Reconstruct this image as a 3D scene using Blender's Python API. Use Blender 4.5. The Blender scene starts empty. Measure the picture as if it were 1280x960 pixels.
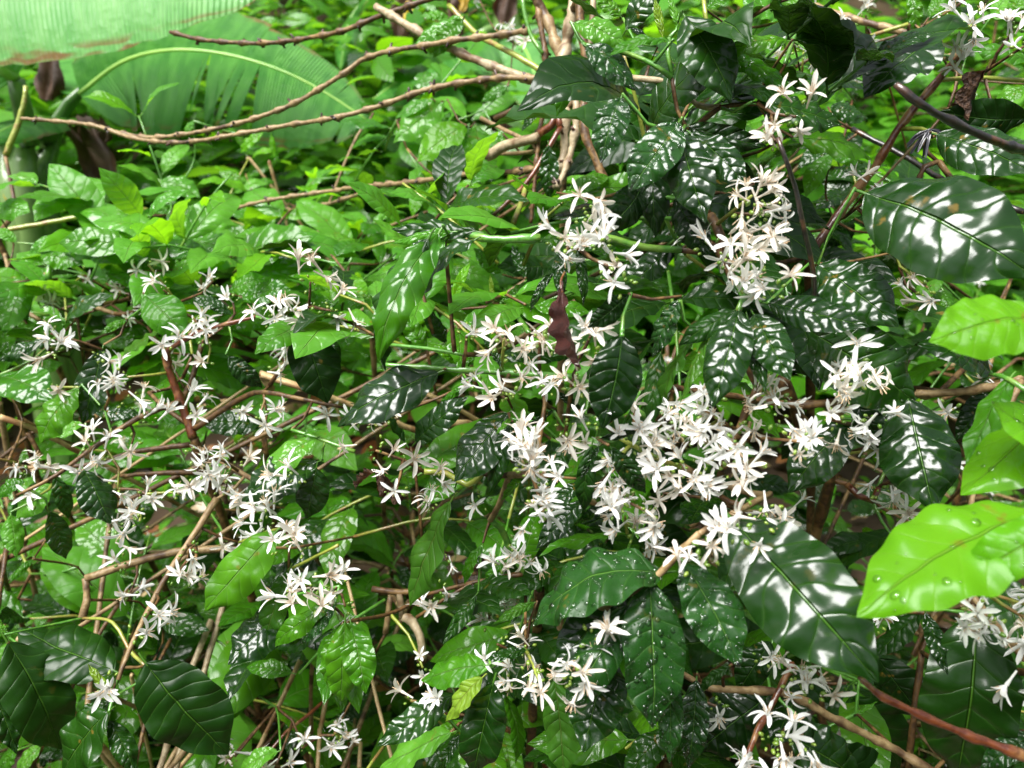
import bpy, math, random
import numpy as np
from mathutils import Vector, Matrix, noise

SC = bpy.context.scene
COL = SC.collection
R = random.Random(7)
rad = math.radians

# ------------------------------------------------------------------ camera
CAM = Vector((0.0, 0.0, 1.45))
PITCH = rad(-18.0)
FPX = 960.0                                  # focal length in pixels of a 1280 wide frame
cam_d = bpy.data.cameras.new('camera')
cam = bpy.data.objects.new('camera', cam_d); COL.objects.link(cam)
cam.location = CAM
cam.rotation_euler = (rad(90) + PITCH, 0, 0)
cam_d.sensor_width = 36.0
cam_d.lens = 36.0 * FPX / 1280.0
cam_d.clip_start = 0.02
cam_d.clip_end = 500.0
cam_d.dof.use_dof = True
cam_d.dof.focus_distance = 0.68
cam_d.dof.aperture_fstop = 6.5
SC.camera = cam
FW = Vector((0, math.cos(PITCH), math.sin(PITCH)))
RT = Vector((1, 0, 0))
UP = Vector((0, -math.sin(PITCH), math.cos(PITCH)))
ZU = Vector((0, 0, 1))

# ------------------------------------------------------------------ sky and sun
SUN_EL, SUN_AZ = rad(62), rad(-135)           # azimuth from +Y towards +X
world = bpy.data.worlds.new('World'); SC.world = world
world.use_nodes = True
nt = world.node_tree; nt.nodes.clear()
w_out = nt.nodes.new('ShaderNodeOutputWorld')
w_bg = nt.nodes.new('ShaderNodeBackground'); w_bg.inputs[1].default_value = 0.05
w_hs = nt.nodes.new('ShaderNodeHueSaturation'); w_hs.inputs['Saturation'].default_value = 0.35
w_sky = nt.nodes.new('ShaderNodeTexSky'); w_sky.sky_type = 'NISHITA'
w_sky.sun_disc = False
w_sky.sun_elevation = SUN_EL; w_sky.sun_rotation = SUN_AZ
w_sky.dust_density = 4.0; w_sky.air_density = 1.0
nt.links.new(w_sky.outputs[0], w_hs.inputs['Color'])
nt.links.new(w_hs.outputs[0], w_bg.inputs[0])
nt.links.new(w_bg.outputs[0], w_out.inputs[0])
sun_d = bpy.data.lights.new('sun', 'SUN')
sun_d.energy = 3.0; sun_d.angle = rad(42); sun_d.color = (1.0, 0.985, 0.96)
sun = bpy.data.objects.new('sun', sun_d); COL.objects.link(sun)
SUN_DIR = Vector((math.cos(SUN_EL) * math.sin(SUN_AZ), math.cos(SUN_EL) * math.cos(SUN_AZ), math.sin(SUN_EL)))
sun.rotation_euler = SUN_DIR.to_track_quat('Z', 'Y').to_euler()
sun.location = (0, 0, 12)
SC.view_settings.view_transform = 'Standard'
SC.view_settings.look = 'None'
SC.view_settings.gamma = 1.0
SC.view_settings.exposure = 1.6
SC.view_settings.use_curve_mapping = False
SC.cycles.max_bounces = 7
SC.cycles.transparent_max_bounces = 4
SC.cycles.sample_clamp_indirect = 6.0
SC.cycles.sample_clamp_direct = 12.0
SC.cycles.use_denoising = True

# ------------------------------------------------------------------ helpers
TILE = {'A': (0, 0, 430 / 1280), 'B': (420, 0, 430 / 1280), 'C': (850, 0, 430 / 1280),
        'D': (0, 310, 430 / 1251), 'E': (420, 310, 430 / 1251), 'F': (850, 310, 430 / 1251),
        'G': (0, 630, 430 / 1251), 'H': (420, 630, 430 / 1251), 'I': (850, 630, 430 / 1251),
        'X': (0, 0, 1.0)}

def world_at(x, y, d):
    """a point of the place, given the direction it was surveyed in and its distance"""
    return CAM + d * (FW + RT * ((x - 640) / FPX) + UP * ((480 - y) / FPX))

def tp(t, x, y):
    ox, oy, s = TILE[t]
    return ox + x * s, oy + y * s

def tpw(t, x, y, d):
    px, py = tp(t, x, y)
    return world_at(px, py, d)

def ground_z(x, y):
    s = max(0.0, y - 1.7)
    z = 0.62 * s if s < 40 else 0.62 * 40 + 0.2 * (s - 40)
    z += 0.10 * noise.noise(Vector((x * 0.5, y * 0.5, 0.3))) * min(1, 0.3 + s)
    z += 0.025 * noise.noise(Vector((x * 3.1, y * 3.1, 7.3)))
    return z

def mesh_from(name, v, f, uv=None, mats=None, mi=None, smooth=True, tint=None):
    me = bpy.data.meshes.new(name)
    v = np.asarray(v, dtype=np.float32)
    me.from_pydata(v.tolist(), [], [tuple(int(k) for k in q) for q in f])
    if smooth:
        me.polygons.foreach_set('use_smooth', np.ones(len(me.polygons), dtype=bool))
    if uv is not None:
        lay = me.uv_layers.new(name='UVMap')
        li = np.zeros(len(me.loops), dtype=np.int32)
        me.loops.foreach_get('vertex_index', li)
        lay.data.foreach_set('uv', np.asarray(uv, dtype=np.float32)[li].ravel())
    if tint is not None:
        at = me.attributes.new('tint', 'FLOAT', 'POINT')
        at.data.foreach_set('value', np.asarray(tint, dtype=np.float32))
    for m in (mats or []):
        me.materials.append(m)
    if mi is not None:
        me.polygons.foreach_set('material_index', np.asarray(mi, dtype=np.int32))
    me.update()
    return me

def link(name, me, parent=None, mat=None):
    o = bpy.data.objects.new(name, me); COL.objects.link(o)
    if parent is not None:
        o.parent = parent
    if mat is not None:
        o.matrix_local = mat
    return o

def tag(o, label, cat, group=None, kind=None):
    if label: o['label'] = label
    if cat: o['category'] = cat
    if group: o['group'] = group
    if kind: o['kind'] = kind
    return o

def thing(name, loc, label, cat, group=None):
    e = bpy.data.objects.new(name, None); COL.objects.link(e)
    e.location = loc; e.empty_display_size = 0.05
    return tag(e, label, cat, group)

# ------------------------------------------------------------------ materials
def new_mat(name):
    m = bpy.data.materials.new(name); m.use_nodes = True
    t = m.node_tree; t.nodes.clear()
    return m, t

class N:
    def __init__(s, t): s.t = t
    def __call__(s, kind, **kw):
        n = s.t.nodes.new('ShaderNode' + kind)
        for k, v in kw.items(): setattr(n, k, v)
        return n
    def l(s, a, b): s.t.links.new(a, b)
    def math(s, op, a, b=None, c=None, clamp=False):
        n = s.t.nodes.new('ShaderNodeMath'); n.operation = op; n.use_clamp = clamp
        for i, x in enumerate((a, b, c)):
            if x is None: continue
            if isinstance(x, (int, float)): n.inputs[i].default_value = x
            else: s.t.links.new(x, n.inputs[i])
        return n.outputs[0]
    def ramp(s, fac, lo, hi, a=0.0, b=1.0):
        n = s.t.nodes.new('ShaderNodeMapRange'); n.interpolation_type = 'SMOOTHSTEP'
        s.t.links.new(fac, n.inputs[0])
        for i, x in zip((1, 2, 3, 4), (lo, hi, a, b)): n.inputs[i].default_value = x
        return n.outputs[0]
    def mix(s, fac, a, b, mode='MIX'):
        n = s.t.nodes.new('ShaderNodeMix'); n.data_type = 'RGBA'; n.blend_type = mode
        for sock, x in ((n.inputs[0], fac), (n.inputs[6], a), (n.inputs[7], b)):
            if isinstance(x, (int, float)): sock.default_value = x
            elif isinstance(x, tuple): sock.default_value = (*x, 1.0)
            else: s.t.links.new(x, sock)
        return n.outputs[2]

def leaf_mat(name, c1, c2, vein, trans, tcol, wet=1.0, veins=8.0, drops=0.0, spots=0.6, bumpy=1.0, crough=0.17, vary=1.0, pilamp=0.0013):
    """a wet coffee leaf: u runs from base to tip, v across, veins drawn from both"""
    m, t = new_mat(name); n = N(t)
    uv = n('UVMap'); sx = n('SeparateXYZ'); n.l(uv.outputs[0], sx.inputs[0])
    u = sx.outputs[0]
    av = n.math('MULTIPLY', n.math('ABSOLUTE', n.math('SUBTRACT', sx.outputs[1], 0.5)), 2.0)
    p = n.math('MULTIPLY', n.math('SUBTRACT', u, n.math('MULTIPLY', av, 0.13)), veins)
    pw = n('TexNoise'); pw.inputs['Scale'].default_value = 3.5; pw.inputs['Detail'].default_value = 0.0
    n.l(n('TexCoord').outputs['Object'], pw.inputs['Vector'])
    p = n.math('ADD', p, n.math('MULTIPLY', pw.outputs[0], 0.9))
    fr = n.math('FRACT', p)
    dv = n.math('MINIMUM', fr, n.math('SUBTRACT', 1.0, fr))          # 0 on a lateral vein
    latv = n.ramp(dv, 0.0, 0.10, 1.0, 0.0)
    mid = n.ramp(av, 0.008, 0.045, 1.0, 0.0)
    tc = n('TexCoord')
    oi = n('ObjectInfo'); at = n('Attribute'); at.attribute_name = 'tint'
    rnd = n.math('FRACT', n.math('ADD', oi.outputs['Random'], at.outputs['Fac']))
    ns = n('TexNoise'); ns.inputs['Scale'].default_value = 3.0; ns.inputs['Detail'].default_value = 3.0
    n.l(tc.outputs['Object'], ns.inputs['Vector'])
    fac = n.math('ADD', n.math('MULTIPLY', rnd, 0.75), n.math('MULTIPLY', n.math('SUBTRACT', ns.outputs[0], 0.4), 0.9), clamp=True)
    col = n.mix(fac, c1, c2)
    col = n.mix(n.math('MULTIPLY', latv, 0.16), col, vein)
    col = n.mix(n.math('MULTIPLY', mid, 0.85), col, vein)
    if spots > 0:
        sp = n('TexNoise'); sp.inputs['Scale'].default_value = 7.0; sp.inputs['Detail'].default_value = 4.0
        n.l(tc.outputs['Object'], sp.inputs['Vector'])
        col = n.mix(n.math('MULTIPLY', n.math('MULTIPLY', n.ramp(sp.outputs[0], 0.66, 0.74), n.ramp(rnd, 0.4, 0.8)), spots), col, (0.22, 0.13, 0.02))
    # relief: pillows between veins, a crinkle, a film of water
    pil = n.math('POWER', n.math('SINE', n.math('MULTIPLY', fr, math.pi)), 0.5)
    h = n.math('MULTIPLY', pil, pilamp * (0.35 if bumpy < 0.9 else 1))
    h = n.math('SUBTRACT', h, n.math('MULTIPLY', mid, 0.006))
    cr = n('TexNoise'); cr.inputs['Scale'].default_value = 5.0; cr.inputs['Detail'].default_value = 0.0
    n.l(tc.outputs['Object'], cr.inputs['Vector'])
    h = n.math('ADD', h, n.math('MULTIPLY', cr.outputs[0], 0.0045 * bumpy))
    b1 = n('Bump'); b1.inputs['Strength'].default_value = 0.8; b1.inputs['Distance'].default_value = 1.0
    n.l(h, b1.inputs['Height'])
    # water film and drops
    wf = n('TexNoise'); wf.inputs['Scale'].default_value = 13.0; wf.inputs['Detail'].default_value = 0.0
    n.l(tc.outputs['Object'], wf.inputs['Vector'])
    hw = n.math('ADD', h, n.math('MULTIPLY', wf.outputs[0], 0.0022 * bumpy))
    if drops > 0:
        for sc_, lim, amp in ((24.0, 0.26, 0.005), (50.0, 0.30, 0.0022)):
            vo = n('TexVoronoi'); vo.inputs['Scale'].default_value = sc_; vo.feature = 'F1'
            vo.inputs['Randomness'].default_value = 1.0
            n.l(tc.outputs['Object'], vo.inputs['Vector'])
            dm = n.ramp(vo.outputs['Distance'], lim * 0.4, lim, 1.0, 0.0)
            msk = n.ramp(vo.outputs['Color'], 0.45, 0.5)
            hw = n.math('ADD', hw, n.math('MULTIPLY', n.math('MULTIPLY', dm, msk), amp * drops))
    b2 = n('Bump'); b2.inputs['Strength'].default_value = 0.9; b2.inputs['Distance'].default_value = 1.0
    n.l(hw, b2.inputs['Height'])
    bs = n('BsdfPrincipled')
    n.l(col, bs.inputs['Base Color'])
    bs.inputs['Roughness'].default_value = 0.42
    bs.inputs['Specular IOR Level'].default_value = 0.05
    r2 = n.math('FRACT', n.math('MULTIPLY', rnd, 7.31))
    n.l(n.math('MULTIPLY_ADD', r2, -0.6 * wet * vary, wet), bs.inputs['Coat Weight'])
    n.l(n.math('MULTIPLY_ADD', n.math('POWER', r2, 1.5), 0.24 * vary, crough), bs.inputs['Coat Roughness'])
    bs.inputs['Coat IOR'].default_value = 1.55
    n.l(b1.outputs[0], bs.inputs['Normal']); n.l(b2.outputs[0], bs.inputs['Coat Normal'])
    tr = n('BsdfTranslucent')
    tcn = n.mix(n.math('MULTIPLY', n.math('ADD', n.math('MULTIPLY', latv, 0.35), n.math('MULTIPLY', mid, 0.5), clamp=True), 0.8), tcol, vein)
    n.l(tcn, tr.inputs['Color']); n.l(b1.outputs[0], tr.inputs['Normal'])
    ms = n('MixShader'); ms.inputs[0].default_value = trans
    n.l(bs.outputs[0], ms.inputs[1]); n.l(tr.outputs[0], ms.inputs[2])
    out = n('OutputMaterial'); n.l(ms.outputs[0], out.inputs[0])
    return m

LEAF = {
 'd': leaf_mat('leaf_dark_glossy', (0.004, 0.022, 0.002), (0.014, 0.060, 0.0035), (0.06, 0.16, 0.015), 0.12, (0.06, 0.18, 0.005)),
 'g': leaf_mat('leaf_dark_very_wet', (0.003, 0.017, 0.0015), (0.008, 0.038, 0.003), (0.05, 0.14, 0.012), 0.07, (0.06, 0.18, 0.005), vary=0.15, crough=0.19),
 'w': leaf_mat('leaf_dark_rain_beaded', (0.006, 0.032, 0.004), (0.013, 0.060, 0.007), (0.08, 0.20, 0.03), 0.12, (0.06, 0.20, 0.01), drops=0.6),
 'm': leaf_mat('leaf_mid_green', (0.025, 0.130, 0.004), (0.075, 0.235, 0.007), (0.16, 0.34, 0.06), 0.34, (0.17, 0.42, 0.010), pilamp=0.0010),
 'b': leaf_mat('leaf_bright_green', (0.055, 0.225, 0.014), (0.120, 0.340, 0.030), (0.22, 0.46, 0.08), 0.42, (0.26, 0.60, 0.015), pilamp=0.0008),
 'l': leaf_mat('leaf_lime', (0.075, 0.260, 0.005), (0.120, 0.345, 0.009), (0.20, 0.44, 0.03), 0.46, (0.30, 0.70, 0.010), veins=9, bumpy=0.6, wet=0.8, crough=0.16),
 'y': leaf_mat('leaf_young_yellow_green', (0.150, 0.270, 0.020), (0.220, 0.360, 0.030), (0.40, 0.46, 0.08), 0.42, (0.42, 0.62, 0.03), veins=9),
 'o': leaf_mat('leaf_olive', (0.030, 0.110, 0.010), (0.055, 0.150, 0.014), (0.14, 0.24, 0.04), 0.40, (0.16, 0.34, 0.012), wet=0.5),
 's': leaf_mat('leaf_spotted', (0.050, 0.210, 0.015), (0.090, 0.280, 0.020), (0.25, 0.42, 0.08), 0.42, (0.22, 0.55, 0.02), spots=0.9),
}
LEAF['k'] = leaf_mat('leaf_shade_tone', (0.003, 0.014, 0.0018), (0.007, 0.030, 0.0028), (0.04, 0.11, 0.015), 0.05, (0.05, 0.14, 0.005), wet=0.6, crough=0.14)  # shade put into the colour: near-black tone for leaves turned from the light

def bark_mat(name, c1, c2, c3, rough=0.6, wet=0.12, scale=170.0):
    m, t = new_mat(name); n = N(t)
    tc = n('TexCoord')
    a = n('TexNoise'); a.inputs['Scale'].default_value = scale; a.inputs['Detail'].default_value = 5.0
    b = n('TexNoise'); b.inputs['Scale'].default_value = scale * 0.25; b.inputs['Detail'].default_value = 3.0
    n.l(tc.outputs['Object'], a.inputs[0]); n.l(tc.outputs['Object'], b.inputs[0])
    col = n.mix(n.ramp(a.outputs[0], 0.35, 0.65), c1, c2)
    col = n.mix(n.ramp(b.outputs[0], 0.52, 0.66), col, c3)
    bp = n('Bump'); bp.inputs['Strength'].default_value = 0.6; bp.inputs['Distance'].default_value = 0.002
    n.l(a.outputs[0], bp.inputs['Height'])
    bs = n('BsdfPrincipled'); n.l(col, bs.inputs['Base Color'])
    bs.inputs['Roughness'].default_value = rough
    bs.inputs['Coat Weight'].default_value = wet; bs.inputs['Coat Roughness'].default_value = 0.12
    n.l(bp.outputs[0], bs.inputs['Normal'])
    out = n('OutputMaterial'); n.l(bs.outputs[0], out.inputs[0])
    return m

BARK = {
 'brown': bark_mat('bark_brown', (0.050, 0.022, 0.006), (0.125, 0.060, 0.016), (0.23, 0.135, 0.045)),
 'tan': bark_mat('bark_tan', (0.19, 0.118, 0.048), (0.32, 0.225, 0.105), (0.07, 0.034, 0.012)),
 'pale': bark_mat('bark_pale_lichen', (0.28, 0.21, 0.12), (0.42, 0.34, 0.21), (0.14, 0.08, 0.035)),
 'red': bark_mat('bark_red_brown', (0.085, 0.018, 0.007), (0.160, 0.042, 0.013), (0.28, 0.14, 0.055), rough=0.35, wet=0.9),
 'black': bark_mat('bark_black_wet', (0.010, 0.008, 0.008), (0.025, 0.016, 0.013), (0.09, 0.035, 0.015), rough=0.4, wet=0.9),
 'green': bark_mat('shoot_green', (0.06, 0.20, 0.02), (0.10, 0.28, 0.03), (0.16, 0.30, 0.04), rough=0.4, wet=0.8),
 'gy': bark_mat('shoot_yellow_green', (0.22, 0.26, 0.035), (0.30, 0.34, 0.05), (0.26, 0.16, 0.05), rough=0.4, wet=0.6),
 'straw': bark_mat('straw', (0.40, 0.27, 0.12), (0.52, 0.38, 0.19), (0.26, 0.13, 0.05), wet=0.25),
 'node': bark_mat('dark_bud_scar', (0.020, 0.010, 0.007), (0.055, 0.022, 0.012), (0.10, 0.04, 0.02), wet=0.3),
}

def simple_mat(name, c1, c2, rough=0.5, trans=0.0, tcol=None, scale=12.0, coat=0.0, bump=0.0, lo=0.35, hi=0.65):
    m, t = new_mat(name); n = N(t)
    tc = n('TexCoord'); a = n('TexNoise'); a.inputs['Scale'].default_value = scale; a.inputs['Detail'].default_value = 4.0
    n.l(tc.outputs['Object'], a.inputs[0])
    at = n('Attribute'); at.attribute_name = 'tint'
    oi = n('ObjectInfo')
    f = n.math('ADD', n.ramp(a.outputs[0], lo, hi), n.math('MULTIPLY', n.math('SUBTRACT', n.math('FRACT', n.math('ADD', at.outputs['Fac'], oi.outputs['Random'])), 0.5), 0.7), clamp=True)
    col = n.mix(f, c1, c2)
    bs = n('BsdfPrincipled'); n.l(col, bs.inputs['Base Color'])
    bs.inputs['Roughness'].default_value = rough
    bs.inputs['Coat Weight'].default_value = coat; bs.inputs['Coat Roughness'].default_value = 0.1
    if bump:
        bp = n('Bump'); bp.inputs['Strength'].default_value = 0.8; bp.inputs['Distance'].default_value = bump
        n.l(a.outputs[0], bp.inputs['Height']); n.l(bp.outputs[0], bs.inputs['Normal'])
    out = n('OutputMaterial')
    if trans > 0:
        tr = n('BsdfTranslucent'); tr.inputs[0].default_value = (*(tcol or c2), 1)
        ms = n('MixShader'); ms.inputs[0].default_value = trans
        n.l(bs.outputs[0], ms.inputs[1]); n.l(tr.outputs[0], ms.inputs[2]); n.l(ms.outputs[0], out.inputs[0])
    else:
        n.l(bs.outputs[0], out.inputs[0])
    return m

PETAL = simple_mat('petal_white', (0.86, 0.86, 0.83), (0.91, 0.91, 0.90), 0.45, 0.40, (0.88, 0.87, 0.82), scale=3.0)
PETAL_C = simple_mat('petal_cream', (0.84, 0.78, 0.69), (0.89, 0.85, 0.79), 0.45, 0.40, (0.88, 0.80, 0.70), scale=3.0)
STAMEN = simple_mat('stamen_tan', (0.50, 0.34, 0.20), (0.66, 0.50, 0.32), 0.6, scale=5.0)
BUDG = simple_mat('flower_bud_green', (0.09, 0.19, 0.015), (0.18, 0.27, 0.03), 0.35, scale=30.0, coat=0.6)
DEAD = simple_mat('dead_leaf_brown', (0.028, 0.011, 0.004), (0.085, 0.036, 0.013), 0.7, 0.10, (0.3, 0.1, 0.03), scale=9.0, bump=0.01)
DEADRED = simple_mat('dead_leaf_red_brown', (0.028, 0.005, 0.003), (0.095, 0.018, 0.010), 0.6, 0.10, (0.3, 0.06, 0.03), scale=90.0, coat=0.2, bump=0.004)
LITTER = [simple_mat('litter_brown', (0.06, 0.028, 0.014), (0.17, 0.08, 0.035), 0.5, scale=8.0, coat=0.5),
          simple_mat('litter_orange', (0.17, 0.055, 0.018), (0.32, 0.13, 0.04), 0.5, scale=8.0, coat=0.5),
          simple_mat('litter_straw', (0.30, 0.20, 0.09), (0.44, 0.32, 0.16), 0.5, scale=8.0, coat=0.4)]
SOIL = simple_mat('soil_dark', (0.022, 0.013, 0.008), (0.075, 0.042, 0.022), 0.85, scale=3.0, coat=0.1, bump=0.05)
YEL = simple_mat('dying_leaf_yellow', (0.42, 0.26, 0.02), (0.62, 0.44, 0.03), 0.5, 0.3, (0.7, 0.5, 0.03), scale=6.0)

# ------------------------------------------------------------------ leaves
def profile(u):
    w = np.power(np.clip(u, 0, 1), 0.72) * np.power(np.clip(1 - u, 0, 1), 0.80)
    w = w / (0.474 ** 0.72 * 0.526 ** 0.80)
    t = np.clip((u - 0.72) / 0.28, 0, 1); t = t * t * (3 - 2 * t)
    return w * (1 - 0.42 * t)

def leaf_geo(nu=44, nv=5, W=0.42, arch=0.6, fold=0.25, wave=0.03, quilt=0.012, veins=8, seed=0, twist=0.0, curl=0.25, petiole=True):
    """unit leaf: base at 0, tip at x = 1, upper side +z; returns vertices, faces, uv"""
    r = np.random.RandomState(seed)
    u = np.linspace(0, 1, nu + 1)
    th = arch * (0.5 - u) + 0.35 * arch * np.sin(u * math.pi * 2 + r.rand() * 6) * 0.3
    dx, dz = np.cos(th), np.sin(th)
    mx = np.concatenate([[0], np.cumsum((dx[1:] + dx[:-1]) / 2 / nu)])
    mz = np.concatenate([[0], np.cumsum((dz[1:] + dz[:-1]) / 2 / nu)])
    ang = math.atan2(mz[-1], mx[-1]); c, s = math.cos(-ang), math.sin(-ang)
    mx, mz = mx * c - mz * s, mx * s + mz * c
    sc = 1 / mx[-1]; mx *= sc; mz *= sc
    tx, tz = np.cos(th - ang), np.sin(th - ang)
    side = 0.05 * (r.rand() - 0.5) * np.sin(u * math.pi)
    hw = profile(u) * W / 2
    vs = np.linspace(-1, 1, 2 * nv + 1)
    ph = r.rand(4) * 6.28; fq = 2.5 + 2.5 * r.rand(); so = r.rand() * 50
    V, UV = [], []
    for i in range(nu + 1):
        tw = twist * (u[i] - 0.3)
        for v in vs:
            a = abs(v)
            k = 0 if v < 0 else 1
            rag = 1 + 0.03 * math.sin(fq * 0.9 * 6.28 * u[i] / 2 + ph[2 + k])
            y = v * hw[i] * rag * math.cos(fold)
            z = a * hw[i] * math.sin(fold) - curl * hw[i] * a ** 2.2
            z += wave * math.sin(fq * 6.28 * u[i] + ph[k]) * a ** 1.6 * min(1, hw[i] / (W * 0.3))
            p = (u[i] - 0.13 * a + 0.07 * noise.noise(Vector((u[i] * 2.5, v, so + 3)))) * veins
            if quilt: z += quilt * (abs(math.sin(math.pi * p)) ** 0.7 - 0.3) * math.sin(math.pi * min(1, a * 1.15)) ** 0.7 * min(1, hw[i] / (W * 0.25))
            z += 0.065 * noise.noise(Vector((u[i] * 3.2, v * 1.1, so))) * (0.3 + 0.7 * a) * min(1, hw[i] / (W * 0.3)) + 0.016 * noise.noise(Vector((u[i] * 9, v * 2.6, so + 9))) * min(1, hw[i] / (W * 0.3))
            y, z = y * math.cos(tw) - z * math.sin(tw), y * math.sin(tw) + z * math.cos(tw)
            V.append((mx[i] - tz[i] * z, y + side[i], mz[i] + tx[i] * z))
            UV.append((u[i] * veins / 8.0, 0.5 + 0.5 * v))
    n = 2 * nv + 1
    F = [(i * n + j, (i + 1) * n + j, (i + 1) * n + j + 1, i * n + j + 1) for i in range(nu) for j in range(2 * nv)]
    if petiole:
        b = len(V); pr = 0.011
        for x, zz in ((-0.085, -0.03), (-0.04, -0.012), (0.03, 0.002)):
            for q in range(4):
                V.append((x, pr * math.cos(q * math.pi / 2), zz - 0.004 + pr * math.sin(q * math.pi / 2))); UV.append((0.0, 0.5))
        for i in range(2):
            for q in range(4):
                F.append((b + i * 4 + q, b + (i + 1) * 4 + q, b + (i + 1) * 4 + (q + 1) % 4, b + i * 4 + (q + 1) % 4))
    return np.array(V), F, np.array(UV)

def frame(a, nrm):
    a = a.normalized(); nrm = (nrm - a * nrm.dot(a))
    if nrm.length < 1e-4: nrm = a.orthogonal()
    nrm.normalize(); b = nrm.cross(a)
    return a, b, nrm

def leaf_matrix(base, tip, nrm, roll=0.0):
    d = tip - base; L = d.length
    a, b, n_ = frame(d, nrm)
    M = Matrix((a, b, n_)).transposed().to_4x4()
    M = Matrix.Translation(base) @ M @ Matrix.Rotation(roll, 4, 'X') @ Matrix.Scale(L, 4)
    return M

LIB = {}
def lib_leaf(tone, res=1):
    """a few shared leaf shapes of each tone"""
    key = (tone, res)
    if key not in LIB:
        out = []
        for k in range(7):
            nu, nv = ((16, 3), (7, 1))[res - 1] if res < 3 else (4, 1)
            q = R.random
            v, f, uv = leaf_geo(nu, nv, W=0.36 + 0.12 * q(), arch=0.3 + 1.0 * q(), fold=0.12 + 0.35 * q(), wave=0.006 + 0.016 * q(),
                                quilt=(0.001 if tone in 'mbls' else 0.004) if res == 1 else 0, seed=R.randint(0, 9999), twist=(q() - 0.5) * 0.9, petiole=res < 3)
            out.append((v, f, uv, mesh_from('leaf_' + tone, v, f, uv, [LEAF[tone]])))
        LIB[key] = out
    return R.choice(LIB[key])

def water_mat():
    m, t = new_mat('water_bead'); n = N(t)
    tr = n('BsdfTransparent'); gl = n('BsdfGlossy'); gl.inputs['Roughness'].default_value = 0.03
    fr = n('Fresnel'); fr.inputs[0].default_value = 1.33
    ms = n('MixShader'); n.l(n.math('MULTIPLY_ADD', fr.outputs[0], 1.0, 0.03), ms.inputs[0]); n.l(tr.outputs[0], ms.inputs[1]); n.l(gl.outputs[0], ms.inputs[2])
    out = n('OutputMaterial'); n.l(ms.outputs[0], out.inputs[0])
    return m
WATER = water_mat()

def add_drops(leaf_obj, v, f, count, seed):
    """rain beads standing on one leaf"""
    r = random.Random(seed); V, F = [], []
    f = [q for q in f[:-8]]
    for k in range(count):
        q = r.choice(f); P = [Vector(v[i]) for i in q]
        nrm = (P[1] - P[0]).cross(P[3] - P[0])
        if nrm.length < 1e-9: continue
        nrm.normalize()
        if nrm.z < 0: nrm = -nrm
        a, b = r.random(), r.random()
        c = (P[0].lerp(P[1], a)).lerp(P[3].lerp(P[2], a), b)
        t1 = (P[1] - P[0]).normalized(); t2 = nrm.cross(t1)
        R0 = 0.006 + 0.020 * r.random() ** 2.0; el = r.uniform(.8, 1.4); s = len(V)
        for (rr, h) in ((1.0, 0.0), (0.86, 0.30), (0.5, 0.50)):
            for w in range(7):
                t = w * 0.8976
                V.append(tuple(c + (t1 * math.cos(t) * el + t2 * math.sin(t)) * rr * R0 + nrm * (h * R0 + 0.0008)))
        V.append(tuple(c + nrm * (0.56 * R0 + 0.0008)))
        for i in range(2):
            for w in range(7):
                w2 = (w + 1) % 7
                F.append((s + i * 7 + w, s + i * 7 + w2, s + (i + 1) * 7 + w2, s + (i + 1) * 7 + w))
        for w in range(7): F.append((s + 14 + w, s + 14 + (w + 1) % 7, s + 21))
    o = link('water_drops', mesh_from('water_drops', V, F, None, [WATER]), leaf_obj)
    o['kind'] = 'stuff'
    return o

# ------------------------------------------------------------------ stems
def smooth_path(pts, step):
    P = [Vector(p) for p in pts]
    if len(P) == 2: P.insert(1, (P[0] + P[1]) / 2)
    Q = [2 * P[0] - P[1]] + P + [2 * P[-1] - P[-2]]
    out, par = [], []
    for i in range(1, len(Q) - 2):
        n = max(1, int((Q[i + 1] - Q[i]).length / step))
        for k in range(n):
            t = k / n
            a, b, c, d = Q[i - 1], Q[i], Q[i + 1], Q[i + 2]
            out.append(0.5 * ((2 * b) + (c - a) * t + (2 * a - 5 * b + 4 * c - d) * t * t + (3 * b - a - 3 * c + d) * t ** 3))
            par.append((i - 1 + t) / (len(P) - 1))
    out.append(P[-1]); par.append(1.0)
    return out, par

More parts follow.
